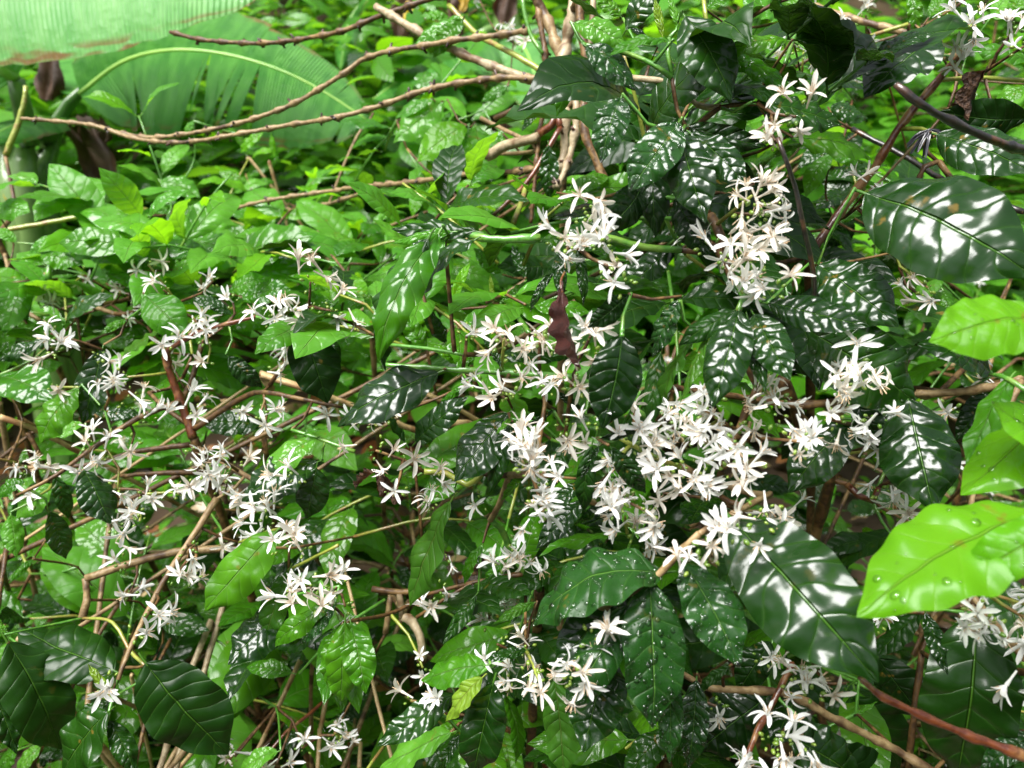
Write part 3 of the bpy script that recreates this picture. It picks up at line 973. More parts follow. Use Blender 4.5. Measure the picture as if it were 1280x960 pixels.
STEMS['topleft'] = """
branch A -20 865,200 825,400 790,550 780;3.5 3 gy 1.3 1.35
branch D -20 95,150 130,280 190,420 240;3.5 3 tan 1.2 1.1
branch D 20 190,150 265;3 3 tan 1.2 1.2
branch A 630 800,620 900,600 1000;3 4 green 1.22 1.2
branch A 210 880,190 960,180 1040;3 4 green 1.12 1.1
branch D 140 100,110 180,90 260;3.5 4 green 1.1 1.1
branch D 500 40,510 110,520 180;3.5 4 green 1.08 1.05
branch A 20 580,60 480,90 380,95 320;4 3 gy 1.4 1.4
"""
STEMS['bare'] = """
branch X 213 40,255 50,322 54,370 50,430 38,480 18,560 -8;3 4.2 brown 1.25 1.1 s
branch X 111 156,168 170,208 171,269 161,319 148,370 128,430 92,453 75,487 64,531 57,571 50,621 44,660 38;3 4.6 tan 1.2 1.0 s
branch X 27 148,111 156,168 173,228 178,296 168,363 156,420 147,470 134,537 111,595 101,635 97,679 99;2.6 4.8 tan 1.2 .98 s
branch X 470 8,531 44,588 72,648 94,684 108;4.6 5.4 pale 1.1 .98 k
branch A 850 782,1000 745,1200 715,1290 703;2.5 3.2 tan 1.3 1.25 s
branch X 428 236,470 232,520 227,581 218,635 215,672 210;3.4 4.6 tan 1.25 1.0 s
branch A 950 762,1100 782,1200 765,1300 735,1370 710;2.4 3.2 tan 1.35 1.25 s
branch B 735 -20,780 60,830 200,850 290,890 360;6 6 tan 1.0 .98 k
stem B 885 -20,880 40,860 150,845 230,850 300;6.5 7 pale .98 .98 k
branch B 750 20,780 230,775 400,755 490,750 560,725 830;4.5 3 brown 1.0 1.0 s
branch B 890 350,895 450,865 600,820 700;6 4.5 pale .97 .95 s
branch B 855 400,850 480,850 560,835 640;6.5 4 pale .98 .98 k
branch B 825 430,800 470,755 500;5 5 red .97 .98
branch B 835 475,730 650,650 740,570 815;3.5 2.5 red .97 .92
branch B 715 670,690 750,660 830;3.5 3.5 gy .95 .9
branch B 560 580,640 540,750 510;7 6 pale 1.05 .99
branch B 420 20,530 130,640 190,770 265;3.5 4 gy 1.1 1.0
branch B 540 440,620 480,700 520;3 3 tan 1.05 1.0
branch B 590 440,680 400,770 375;3 3 tan 1.05 1.0
branch B 905 -30,910 90,925 180,930 300,925 480,970 600,1025 720;5.5 6.5 brown .95 .92
branch B 690 -20,720 120,770 200;3 3 green 1.0 .99
branch B 960 -20,955 60,945 180;4 4.5 pale 1.0 .98
branch B 610 572,690 570,750 560;2.5 2.5 tan 1.1 1.0
branch B 480 640,640 642,740 630;3 3 brown 1.15 1.0
"""

# ------------------------------------------------------------------ the ground
def build_ground():
    ys = np.concatenate([np.linspace(-60, -2, 14), np.linspace(-1.5, 6, 90), np.linspace(6.4, 20, 40), np.linspace(22, 110, 20)])
    xs = np.concatenate([np.linspace(-90, -8, 16), np.linspace(-7, 7, 110), np.linspace(8, 90, 16)])
    V = [(x, y, ground_z(x, y)) for y in ys for x in xs]
    nx = len(xs)
    F = [(j * nx + i, j * nx + i + 1, (j + 1) * nx + i + 1, (j + 1) * nx + i) for j in range(len(ys) - 1) for i in range(nx - 1)]
    o = link('ground', mesh_from('ground', V, F, None, [SOIL])); o['kind'] = 'structure'
    o['label'] = 'dark wet hillside soil under the coffee plants'
build_ground()

# ------------------------------------------------------------------ hero shrubs
INFO = {
 'right': ('coffee_shrub', (0.34, 0.95), 'coffee shrub with large dark glossy wet leaves and crowded white flowers', 0.62),
 'centre': ('coffee_shrub', (-0.02, 1.02), 'coffee shrub with long thin green shoots, drooping glossy leaves and cream flowers', 0.68),
 'left': ('coffee_shrub', (-0.34, 1.12), 'coffee shrub with forked reddish brown stem and scattered starry white flowers', 0.88),
 'lime': ('coffee_sprout', (0.62, 0.72), 'young coffee sprout with broad smooth lime green leaves', 0.46),
 'upper': ('coffee_shrub', (0.62, 1.05), 'coffee shrub with slanting red brown stem behind the dark glossy leaves', 0.85),
 'topleft': ('coffee_shrub', (-0.62, 1.42), 'coffee shrub with bright green upright leafy tips in front of the banana stem', 1.15),
 'bare': ('bare_coffee_shrub', (0.10, 1.30), 'nearly leafless coffee shrub with long knobbly tan branches and few pale leaves', 1.1),
}
GRP = 'coffee shrubs on the slope'
ROOT = {}
def seed_of(*a): return abs(hash(tuple(round(x * 7) for x in a))) % 99991

def nearest(pts, p):
    best, bd = None, 1e9
    for q in pts:
        d = (q - p).length_squared
        if d < bd: bd, best = d, q
    return best, math.sqrt(bd)

def build_hero(key):
    name, (gx, gy), label, dd = INFO[key]
    loc = Vector((gx, gy, ground_z(gx, gy) - 0.02))
    root = thing(name, loc, label, 'shrub' if 'shrub' in name else 'sprout', GRP)
    ROOT[key] = root
    runs = []
    for ln in STEMS[key].strip().splitlines():
        head, tail = ln.split(';')
        nm, tile, rest = head.split(' ', 2)
        c = [tuple(float(z) for z in q.split()) for q in rest.split(',')]
        tk = tail.split(); r0, r1 = float(tk[0]), float(tk[1]); bark = tk[2]; d0, d1 = float(tk[3]), float(tk[4]); fl = tk[5] if len(tk) > 5 else ''
        n = len(c)
        pts = [tpw(tile, x, y, d0 + (d1 - d0) * i / (n - 1) + R.uniform(-.006, .006)) for i, (x, y) in enumerate(c)]
        kw = dict(knob=0.0, crook=0.25, seed=R.randint(0, 9999), step=0.010)
        if fl == 'k': kw.update(knob=0.35, spacing=0.045, sides=8, step=0.006)
        if fl == 's': kw.update(knob=0.6, spacing=0.038, sides=8, step=0.005, spurs=True); r0 *= .8; r1 *= .8
        o, path = add_branch(root, pts, r0 * d0 / FPX, r1 * d1 / FPX, bark, name=nm, **kw)
        runs.append((nm, path, r0 * d0 / FPX, r1 * d1 / FPX, bark))
    # main trunk from the ground, then join every run to what already stands
    first = next((r for r in runs if r[0] == 'stem'), runs[0])
    low = min(first[1], key=lambda p: p.z)
    mid = (loc + low) / 2 + Vector((R.uniform(-.03, .03), 0.05, 0))
    o, trunk = add_branch(root, [loc, loc + Vector((0.01, 0, 0.15)), mid, low], 0.009, 0.005, 'tan' if key == 'bare' else 'brown', name='trunk', knob=0.2, spacing=0.07, seed=3)
    joined = list(trunk) + list(first[1]); left = [r for r in runs if r is not first]
    while left:
        best = None
        for r in left:
            for e in (r[1][0], r[1][-1]):
                q, d = nearest(joined, e)
                if best is None or d < best[0]: best = (d, r, e, q)
        d, r, e, q = best
        if d > 0.012:
            m = (e + q) / 2 + FW * (0.12 * d) - ZU * 0.1 * d
            rr = min(r[2], r[3]) * 0.8
            add_branch(root, [e, m, q], rr, rr * 1.25, r[4] if r[4] in ('tan', 'pale', 'brown', 'red') else 'brown', seed=R.randint(0, 999), crook=0.2)
            joined += [m]
        joined += list(r[1]); left.remove(r)
    # leaves
    for ln in HERO[key].strip().splitlines():
        t = ln.split(); tile = t[0]; bx, by, tx, ty, w = map(float, t[1:6]); tone = t[6]; d = float(t[7])
        roll = float(t[8]) if len(t) > 8 else None
        arch = float(t[9]) if len(t) > 9 else None
        s = TILE[tile][2]
        base = tpw(tile, bx, by, d + R.uniform(-.01, .01))
        Lp = math.hypot(tx - bx, ty - by) * s * d / FPX
        tipd = d + R.uniform(-0.25, 0.30) * Lp
        tip = tpw(tile, tx, ty, tipd)
        tocam = (CAM - base).normalized()
        if len(t) > 10:                          # lies so that it mirrors the bright part of the sky
            hv = (tocam + SUN_DIR).normalized(); dr = tpw(tile, tx, ty, 1.0) - CAM
            td = (base - CAM).dot(hv) / dr.dot(hv)
            tip = tpw(tile, tx, ty, min(d + 0.55 * Lp, max(d - 0.55 * Lp, td)))
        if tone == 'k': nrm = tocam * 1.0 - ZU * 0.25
        elif len(t) > 10: nrm = tocam + SUN_DIR
        else: nrm = tocam * 0.75 + ZU * 0.8
        Wr = w * s * d / FPX / max(0.1, (tip - base).length)
        a, b, n_ = frame(tip - base, nrm)
        cs = max(0.55, abs(n_.dot(tocam)))
        W = min(0.60, max(0.2, Wr / cs * (1.22 if w < 240 else 1.0)))
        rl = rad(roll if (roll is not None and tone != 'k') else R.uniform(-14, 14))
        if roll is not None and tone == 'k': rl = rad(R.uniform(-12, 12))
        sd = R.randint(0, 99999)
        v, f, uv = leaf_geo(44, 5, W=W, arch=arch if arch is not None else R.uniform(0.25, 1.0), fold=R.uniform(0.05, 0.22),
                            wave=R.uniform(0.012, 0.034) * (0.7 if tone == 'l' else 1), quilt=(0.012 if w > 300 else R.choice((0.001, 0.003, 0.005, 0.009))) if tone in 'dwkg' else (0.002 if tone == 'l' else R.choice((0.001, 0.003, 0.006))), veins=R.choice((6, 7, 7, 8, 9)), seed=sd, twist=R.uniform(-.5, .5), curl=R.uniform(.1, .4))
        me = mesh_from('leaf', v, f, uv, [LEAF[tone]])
        M = leaf_matrix(base - loc, tip - loc, nrm, rl)
        lo = link('leaf', me, root, M)
        if tone == 'w': add_drops(lo, v, f, 150, sd)
        elif tone == 'l' or (tone == 'd' and d < .64 and R.random() < .4): add_drops(lo, v, f, 16 if tone == 'l' else 50, sd)
        q, ds = nearest(joined, base)
        if ds > 0.02:
            m = (base + q) / 2 + FW * min(0.05, 0.3 * ds)
            add_branch(root, [base - (tip - base) * 0.07, m, q], 0.0011, 0.0018, 'green' if R.random() < 0.6 else 'brown', name='twig', sides=5, step=0.02, seed=sd)
            joined += [m, base]
    for ln in FLOWERS.get(key, '').strip().splitlines():
        for it in ln.split(';'):
            t = it.split()
            if not t: continue
            tile, x, y, n = t[0], float(t[1]), float(t[2]), int(t[3])
            d = float(t[4]) if len(t) > 4 else dd
            cream = len(t) > 5
            c = tpw(tile, x, y, d)
            q, ds = nearest(joined, c)
            if ds < 0.025: c = c.lerp(q, 0.3)
            c = c - FW * (0.035 if n > 1 else 0.02)
            flower_cluster(root, c, n if n < 3 else int(n * .8 + .5), petal=0.0172 if key == 'left' else 0.0146, spread=0.0042 + 0.0008 * n, cream=cream)
            if ds > 0.025:
                m = (c + q) / 2 + FW * min(0.04, 0.3 * ds)
                add_branch(root, [c, m, q], 0.0012, 0.002, 'brown' if R.random() < 0.7 else 'gy', name='twig', sides=5, step=0.02, seed=R.randint(0, 999))
                joined += [m, c]
    ROOT[key + '_pts'] = joined

for k in ('right', 'centre', 'left', 'lime', 'upper', 'topleft', 'bare'):
    build_hero(k)

# ------------------------------------------------------------------ leafy shoots
def shoot(root, p0, d, ln, size, tones, bark='green', res=1, r0=0.0022, leaves=None, flowers=0, limit=[0]):
    """one leafy twig with opposite leaves"""
    loc = Vector(root.location)
    d = d.normalized(); sag = -ZU * ln * R.uniform(0.0, 0.35)
    p1 = p0 + d * ln * 0.55 + sag * 0.2; p2 = p0 + d * ln + sag
    o, path = add_branch(root, [p0, p1, p2], r0, r0 * 0.6, bark, sides=5, step=0.03, seed=R.randint(0, 999))
    n = leaves or max(3, int(ln / (size * 0.42)))
    for i in range(n):
        t = (i + 0.6) / n
        c = path[min(len(path) - 1, int(t * (len(path) - 1) + 0.5))]
        ax = (path[-1] - path[0]).normalized()
        sd = ax.cross(ZU + Vector((R.uniform(-.3, .3), R.uniform(-.3, .3), 0))).normalized()
        for s in (-1, 1):
            if R.random() < 0.12: continue
            out = (sd * s * R.uniform(0.7, 1.1) + ax * R.uniform(0.35, 0.9) + ZU * R.uniform(-0.55, 0.25)).normalized()
            L = size * R.uniform(0.65, 1.15) * (0.75 if i == n - 1 else 1)
            nrm = ZU + Vector((R.uniform(-.45, .45), R.uniform(-.75, .15), 0))
            M = leaf_matrix(c - loc + out * 0.008, c - loc + out * L, nrm, R.uniform(-.4, .4))
            tone = R.choice(tones)
            link('leaf', lib_leaf(tone, res)[3], root, M)
    if flowers:
        for k in range(flowers):
            c = path[R.randint(0, len(path) - 1)]
            flower_cluster(root, c + Vector((0, 0, 0.005)), R.randint(2, 4), spread=0.010)

def fill_hero(key, specs):
    """more twigs of the same shrub, deeper inside it: region in the survey, distance, count"""
    root = ROOT[key]; pts = ROOT[key + '_pts']
    for (x0, x1, y0, y1, d0, d1, n, size, tones, fl) in specs:
        for i in range(n):
            p = world_at(R.uniform(x0, x1), R.uniform(y0, y1), R.uniform(d0, d1))
            if p.z < ground_z(p.x, p.y) + 0.05: continue
            q, ds = nearest(pts, p)
            d = (p - q) if ds > 0.03 else Vector((R.uniform(-1, 1), R.uniform(-.5, .5), R.uniform(0, .6)))
            d = d.normalized() + Vector((R.uniform(-.5, .5), R.uniform(-.5, .2), R.uniform(-.2, .6)))
            if ds > 0.05: add_branch(root, [q, (p + q) / 2 - ZU * 0.05 * ds, p], 0.0022, 0.0016, R.choice(('brown', 'brown', 'green')), sides=5, step=0.04, seed=i); pts += [(p + q) / 2, p]
            shoot(root, p, d, R.uniform(0.10, 0.22), size, tones, R.choice(('green', 'green', 'brown', 'gy')), flowers=1 if R.random() < fl else 0)

fill_hero('right', [(790, 900, 80, 330, .70, .80, 7, .15, 'ddk', .0), (790, 1000, 60, 420, .74, .85, 8, .13, 'dddm', .0), (1080, 1280, 200, 420, 1.0, 1.1, 5, .12, 'dddm', .0), (700, 1280, 420, 960, .76, 0.95, 18, .135, 'dddm', .15)])
fill_hero('centre', [(430, 720, 300, 560, .80, 1.05, 16, .12, 'mmdb', .1), (430, 720, 560, 960, .80, 1.1, 15, .125, 'mddm', .1)])
fill_hero('left', [(0, 450, 340, 600, 1.08, 1.35, 26, .125, 'mmbbb', .12), (0, 450, 620, 960, 0.98, 1.2, 17, .15, 'mdmb', .12)])
fill_hero('upper', [(810, 920, 80, 330, .95, 1.08, 9, .15, 'dkd', 0), (900, 1280, 0, 420, 1.05, 1.35, 14, .11, 'mmdb', .35)])
fill_hero('topleft', [(0, 130, 335, 440, 1.1, 1.4, 7, .135, 'bbbml', .05), (130, 450, 265, 440, 1.1, 1.4, 21, .135, 'bbbml', .05), (200, 560, 240, 400, 1.3, 1.7, 16, .11, 'bbml', .06)])
fill_hero('bare', [(470, 700, 130, 320, 1.25, 1.5, 7, .09, 'blbm', 0.05)])

# ------------------------------------------------------------------ coffee shrubs further up the slope
def far_shrub(x, y, h, w, n, size, tones, label, fl=0.1, res=2):
    loc = Vector((x, y, ground_z(x, y) - 0.02))
    root = thing('coffee_shrub', loc, label, 'shrub', GRP)
    top = loc + Vector((R.uniform(-.1, .1), R.uniform(-.1, .1), h))
    o, trunk = add_branch(root, [loc, (loc + top) / 2 + Vector((R.uniform(-.06, .06), 0, 0)), top], 0.014, 0.004, 'brown', name='trunk', step=0.06, seed=int(h * 100))
    for i in range(n):
        t = R.uniform(0.15, 1.0); q = trunk[int(t * (len(trunk) - 1))]
        az = R.uniform(0, 6.28); rr = w * (1 - 0.45 * t) * R.uniform(0.25, 0.9)
        d = Vector((math.cos(az), math.sin(az), R.uniform(-.1, .5)))
        p = q + d * rr
        add_branch(root, [q, (p + q) / 2 + ZU * 0.03, p], 0.0045, 0.003, R.choice(('brown', 'tan')), sides=5, step=0.06, seed=i)
        shoot(root, p, d + Vector((R.uniform(-.4, .4), R.uniform(-.4, .4), .1)), R.uniform(0.14, 0.26), size, tones, 'green', res=res, leaves=3, flowers=1 if R.random() < fl else 0)

FAR = [
 (-0.40, 1.16, 0.66, .34, 42, .12, 'mmdd', 'low dark coffee shrub among the bleached dry sticks below the forked stem', .05, 1),
 (-0.55, 1.42, 0.80, .40, 46, .12, 'mmdb', 'low coffee shrub in the litter under the starry flowers of the forked stem', .1, 1),
 (-0.12, 1.38, 0.80, .38, 46, .12, 'mddb', 'low coffee shrub between the forked stem and the drooping glossy leaves', .1, 1),
 (0.32, 1.36, 0.80, .38, 44, .12, 'dddm', 'low dark coffee shrub inside the shade of the crowded flowers', .0, 1),
 (0.80, 1.30, 0.70, .36, 38, .12, 'dmdm', 'dark leafy coffee shrub behind the lime green leaves', .1, 1),
 (-0.95, 1.35, 0.80, .38, 44, .12, 'mmdb', 'low coffee shrub beside the straw coloured dry stick', .15, 1),
 (-0.55, 1.85, 0.78, .40, 40, .10, 'bblm', 'low coffee shrub with fresh bright leaves under the drooping brown banana leaf', .15),
 (-0.10, 2.05, 0.80, .42, 42, .10, 'bbml', 'bright leafy coffee shrub growing below the bare knobbly branches', .4),
 (0.36, 1.75, 0.95, .40, 40, .11, 'mmbd', 'mid green coffee shrub growing behind the glossy flowering shrub', .3),
 (0.95, 1.70, 1.00, .45, 44, .11, 'mbmd', 'coffee shrub with mixed green leaves behind the black broken twig', .4),
 (-1.05, 1.75, 0.55, .42, 40, .10, 'bbml', 'low bright green coffee shrub at the foot of the banana stem', .2),
 (-1.1, 3.4, 0.9, .55, 34, .12, 'bmbm', 'leafy coffee shrub upslope behind the banana plant with brown hanging leaf', .6),
 (-0.2, 3.3, 1.1, .6, 34, .12, 'mmbd', 'coffee shrub upslope below the wide striped banana leaf', .6),
 (0.75, 3.0, 1.2, .6, 36, .12, 'mbmd', 'tall coffee shrub upslope behind the bundle of pale hanging stems', .5),
 (1.6, 2.8, 1.2, .6, 34, .12, 'mbmd', 'tall coffee shrub upslope behind the yellow green flowering stem', .3),
 (-2.2, 3.0, 0.9, .6, 30, .12, 'bmbm', 'coffee shrub upslope beyond the banana stem', .2),
]
for a in FAR: far_shrub(*a)

# ------------------------------------------------------------------ hillside cover, uncountable
def merge(name, items, mats, kind='stuff'):
    V, F, UV, MI, T = [], [], [], [], []
    off = 0
    for (v, f, uv, M, mi) in items:
        A = np.array(M.to_3x3()); t = np.array(M.translation)
        V.append(v @ A.T + t); UV.append(uv); T.append(np.full(len(v), R.random()))
        F += [tuple(k + off for k in q) for q in f]; MI += [mi] * len(f)
        off += len(v)
    me = mesh_from(name, np.concatenate(V), F, np.concatenate(UV), mats, MI, tint=np.concatenate(T))
    o = link(name, me); o['kind'] = kind
    return o

def hillside():
    tones = 'mbdlms'; mats = [LEAF[c] for c in 'mbdlo']
    base = [leaf_geo(5, 1, W=R.uniform(.36, .5), arch=R.uniform(.3, 1.1), fold=R.uniform(.1, .4), wave=0.02, quilt=0, seed=k, petiole=False) for k in range(10)]
    items = []
    # clumps: each clump is a mound of leaves standing on the slope
    for c in range(1050):
        y = 2.5 + 13.0 * R.random() ** 1.7
        x = R.uniform(-0.85, 0.85) * (y + 0.6)
        h = R.uniform(0.5, 1.5) * (0.8 + 0.05 * y); w = R.uniform(0.35, 0.7)
        z0 = ground_z(x, y)
        if noise.noise(Vector((x * .5, y * .5, 3.3))) < -0.55: continue
        mix = [2, 2, 0, 4] if (y > 6 and R.random() < .3) else R.choice(([0, 0, 1, 2], [0, 1, 1, 3], [0, 2, 0, 4], [0, 1, 1, 1], [1, 1, 3, 3]))
        for i in range(46):
            u = R.random() ** 0.6
            a = R.uniform(0, 6.28)
            p = Vector((x + w * u * math.cos(a), y + w * u * math.sin(a), z0 + h * (1 - 0.5 * u * u) * R.uniform(0.25, 1.0)))
            out = Vector((math.cos(a), math.sin(a) - 0.25, R.uniform(-.7, .3))).normalized()
            L = R.uniform(0.09, 0.17) * (1 + 0.04 * y)
            g = R.choice(base)
            items.append((g[0], g[1], g[2], leaf_matrix(p, p + out * L, ZU + Vector((R.uniform(-.5, .5), R.uniform(-.8, .1), 0)), R.uniform(-.4, .4)), R.choice(mix)))
    # plantation carried on out of view, added to block low sky light
    for c in range(330):
        an = R.uniform(0, 6.28); dist = 1.5 + 3.0 * R.random() ** 1.3
        x, y = dist * math.sin(an), dist * math.cos(an) - 0.3
        if y > 0.2 and abs(x) < 1.05 * y + 0.55: continue
        h = R.uniform(1.3, 2.6) if y < 0.6 else R.uniform(1.0, 1.9); w = R.uniform(0.35, 0.6); z0 = ground_z(x, y)
        mix = R.choice(([0, 2, 2, 4], [2, 2, 0, 2], [0, 0, 2, 1]))
        for i in range(60):
            u = R.random() ** 0.6; a = R.uniform(0, 6.28)
            p = Vector((x + w * u * math.cos(a), y + w * u * math.sin(a), z0 + h * (1 - 0.35 * u * u) * R.uniform(0.05, 1.0)))
            out = Vector((math.cos(a), math.sin(a), R.uniform(-.7, .3))).normalized()
            g = R.choice(base)
            items.append((g[0], g[1], g[2], leaf_matrix(p, p + out * R.uniform(.13, .22), ZU + Vector((R.uniform(-.5, .5), R.uniform(-.5, .5), 0)), R.uniform(-.4, .4)), R.choice(mix)))
    o = merge('hillside_undergrowth', items, mats)
    o['label'] = 'dense mixed green undergrowth covering the hillside'; o['category'] = 'undergrowth'
    # low ground cover nearer in
    items = []
    for c in range(4200):
        y = 1.25 + 2.6 * R.random(); x = R.uniform(-1.0, 1.0) * (y * 0.85 + 0.3)
        p = Vector((x, y, ground_z(x, y) + R.uniform(0.01, 0.20) * (1 if y > 1.7 else .5)))
        a = R.uniform(0, 6.28); out = Vector((math.cos(a), math.sin(a), R.uniform(-.4, .6))).normalized()
        L = R.uniform(0.03, 0.085); g = R.choice(base)
        if noise.noise(Vector((x * 2.2, y * 2.2, 5))) < -0.05: continue
        items.append((g[0], g[1], g[2], leaf_matrix(p, p + out * L, ZU + Vector((R.uniform(-.5, .5), R.uniform(-.8, .1), 0)), R.uniform(-.4, .4)), R.choice([0, 1, 1, 3, 2])))
    o = merge('ground_cover', items, mats)
    o['label'] = 'small green weeds covering the soil between stems'; o['category'] = 'weeds'
    # fallen leaves
    items = []
    for c in range(2600):
        y = 1.0 + 2.6 * R.random() ** 1.2; x = R.uniform(-1.0, 1.0) * (y * 0.85 + 0.3)
        p = Vector((x, y, ground_z(x, y) + R.uniform(0.004, 0.05)))
        a = R.uniform(0, 6.28); out = Vector((math.cos(a), math.sin(a), R.uniform(-.25, .35))).normalized()
        g = R.choice(base); L = R.uniform(0.05, 0.14)
        items.append((g[0], g[1], g[2], leaf_matrix(p, p + out * L, ZU + Vector((R.uniform(-.5, .5), R.uniform(-.5, .3), 0)), R.uniform(-.6, .6)), R.choice([0, 0, 1, 1, 2])))
    o = merge('leaf_litter', items, LITTER)
    o['label'] = 'brown and orange fallen leaves lying on the soil'; o['category'] = 'leaf litter'
hillside()

# ------------------------------------------------------------------ banana plants
def banana_mat(name, c1, c2, tcol, trans=0.3, coat=0.6, ribs=110.0):
    m, t = new_mat(name); n = N(t)
    uv = n('UVMap'); sx = n('SeparateXYZ'); n.l(uv.outputs[0], sx.inputs[0])
    s = n.math('SINE', n.math('MULTIPLY', sx.outputs[0], ribs * 6.28))
    tc = n('TexCoord'); a = n('TexNoise'); a.inputs['Scale'].default_value = 1.0; a.inputs['Detail'].default_value = 5
    mp = n('Mapping'); mp.inputs['Scale'].default_value = (34.0, 2.2, 1.0); n.l(uv.outputs[0], mp.inputs[0]); n.l(mp.outputs[0], a.inputs[0])
    f = n.math('ADD', n.ramp(a.outputs[0], 0.3, 0.7), n.math('MULTIPLY', s, 0.08), clamp=True)
    col = n.mix(f, c1, c2)
    edge = n.ramp(sx.outputs[1], 0.86, 0.96)
    pn = n('TexNoise'); pn.inputs['Scale'].default_value = 9.0; n.l(uv.outputs[0], pn.inputs[0])
    col = n.mix(n.math('MULTIPLY', edge, n.ramp(pn.outputs[0], 0.45, 0.55)), col, (0.20, 0.09, 0.03))
    bp = n('Bump'); bp.inputs['Strength'].default_value = 0.7; bp.inputs['Distance'].default_value = 0.004
    w = n('TexNoise'); w.inputs['Scale'].default_value = 45.0; n.l(tc.outputs['Object'], w.inputs[0])
    n.l(n.math('ADD', n.math('MULTIPLY', s, 0.35), n.math('MULTIPLY', w.outputs[0], 0.9)), bp.inputs['Height'])
    bs = n('BsdfPrincipled'); n.l(col, bs.inputs['Base Color']); bs.inputs['Roughness'].default_value = 0.45
    bs.inputs['Coat Weight'].default_value = coat; bs.inputs['Coat Roughness'].default_value = 0.2; bs.inputs['Specular IOR Level'].default_value = 0.2
    n.l(bp.outputs[0], bs.inputs['Normal']); n.l(bp.outputs[0], bs.inputs['Coat Normal'])
    tr = n('BsdfTranslucent'); tr.inputs[0].default_value = (*tcol, 1)
    ms = n('MixShader'); ms.inputs[0].default_value = trans
    n.l(bs.outputs[0], ms.inputs[1]); n.l(tr.outputs[0], ms.inputs[2])
    out = n('OutputMaterial'); n.l(ms.outputs[0], out.inputs[0])
    return m
BAN = banana_mat('banana_leaf', (0.040, 0.19, 0.024), (0.095, 0.31, 0.045), (0.16, 0.5, 0.04), coat=0.08)
BANP = banana_mat('banana_leaf_pale', (0.11, 0.36, 0.08), (0.19, 0.46, 0.13), (0.3, 0.65, 0.12), trans=0.35, coat=0.5)
BANR = simple_mat('banana_midrib', (0.20, 0.42, 0.06), (0.32, 0.54, 0.10), 0.4, scale=8, coat=0.5)
BANS = simple_mat('banana_stem', (0.05, 0.14, 0.02), (0.17, 0.28, 0.08), 0.4, scale=5, coat=0.5, lo=.3, hi=.7)

def banana_leaf(root, rib, half_a, half_b, mat, tears=(10, 10), ragged=0.25, droop=(0.6, 0.6), seed=0, nup=ZU, rr=0.008):
    """rib: points of the midrib from stalk to tip; blades fall to both sides in torn strips"""
    r = random.Random(seed); loc = Vector(root.location)
    path, par = smooth_path(rib, 0.03); n = len(path)
    rl = sum((path[i + 1] - path[i]).length for i in range(n - 1))
    V, F, MI, _p = tube_geo(rib, rr, rr * 0.25, sides=7, step=0.03)
    holder = link('leaf', mesh_from('midrib', [tuple(v - loc) for v in V], F, None, [BANR]), root)
    for side, (hw, tr, dr) in enumerate(((half_a, tears[0], droop[0]), (half_b, tears[1], droop[1]))):
        if hw <= 0: continue
        sg = 1 if side == 0 else -1
        cuts = sorted(r.random() for _ in range(tr))
        strips = list(zip([0.0] + cuts, cuts + [1.0]))
        V, F, UV = [], [], []
        for (a, b) in strips:
            if b - a < 0.006: continue
            k = max(2, int((b - a) * 40)); jit = r.uniform(-1, 1); ext = 1 - ragged * r.random(); sway = r.uniform(-.10, .10); bend = dr * r.uniform(.75, 1.25); pinch = r.uniform(0, .45) if tr > 2 else 0; tc_ = (a + b) / 2
            s0 = len(V); m = 8
            for i in range(k + 1):
                t = a + (b - a) * i / k
                x = t * (n - 1); i0 = min(n - 2, int(x)); p = path[i0].lerp(path[i0 + 1], x - i0)
                d = (path[min(n - 1, i0 + 2)] - path[max(0, i0 - 1)]).normalized()
                sd = d.cross(nup).normalized() * sg; up = sd.cross(d) * sg
                if up.z < 0: up = -up
                w = hw * (math.sin(math.pi * min(1, 0.10 + 0.9 * t) ** 0.8)) ** 0.55 * ext * (1 - 0.04 * r.random())
                tw = (i / k - 0.5) * 0.12 * jit
                pp = p.copy(); ang = 0.25
                for j in range(m + 1):
                    q = j / m
                    V.append(tuple(pp - loc + d * (sway * q * w + w * 0.25 * q + (tc_ - t) * pinch * q * q * rl)))
                    UV.append((t, q))
                    ang2 = ang - bend * 1.9 * q + tw * q * 2
                    pp = pp + (sd * math.cos(ang2) + up * math.sin(ang2)) * (w / m)
                    # gathers towards the torn end
            for i in range(k):
                for j in range(m):
                    q = s0 + i * (m + 1) + j
                    F.append((q, q + m + 1, q + m + 2, q + 1))
        link('blade', mesh_from('blade', V, F, UV, [mat]), holder)
    return holder

def banana(loc, label):
    return thing('banana_plant', loc, label, 'banana plant')

def W(x, y, d): return world_at(x, y, d)

g = W(35, 250, 2.1); gz = ground_z(g.x, g.y)
b1 = banana(Vector((g.x, g.y, gz - 0.03)), 'banana plant with thick green stem, wide striped leaves and a dead brown leaf')
def btube(root, pts, r0, r1, mat, name='stem', sides=10):
    V, F, MI, p = tube_geo(pts, r0, r1, sides=sides, step=0.05)
    return link(name, mesh_from(name, [tuple(v - Vector(root.location)) for v in V], F, None, [mat]), root)
base1 = Vector(b1.location)
btube(b1, [base1, W(45, 300, 2.1), W(50, 200, 2.1), W(62, 150, 2.08)], 0.05, 0.028, BANS)
btube(b1, [base1 + Vector((-.06, 0, 0)), W(28, 290, 2.05), W(10, 200, 2.05), W(-25, 150, 2.0)], 0.05, 0.026, BANS, 'leaf_stalk')
btube(b1, [base1 + Vector((.03, 0.02, 0)), W(62, 280, 2.12), W(64, 180, 2.12), W(86, 130, 2.12), W(112, 103, 2.12)], 0.035, 0.010, BANS, 'leaf_stalk')
btube(b1, [base1 + Vector((0, -.04, 0)), W(34, 260, 2.02), W(36, 180, 2.0), W(20, 100, 1.9)], 0.04, 0.02, BANS, 'leaf_stalk')
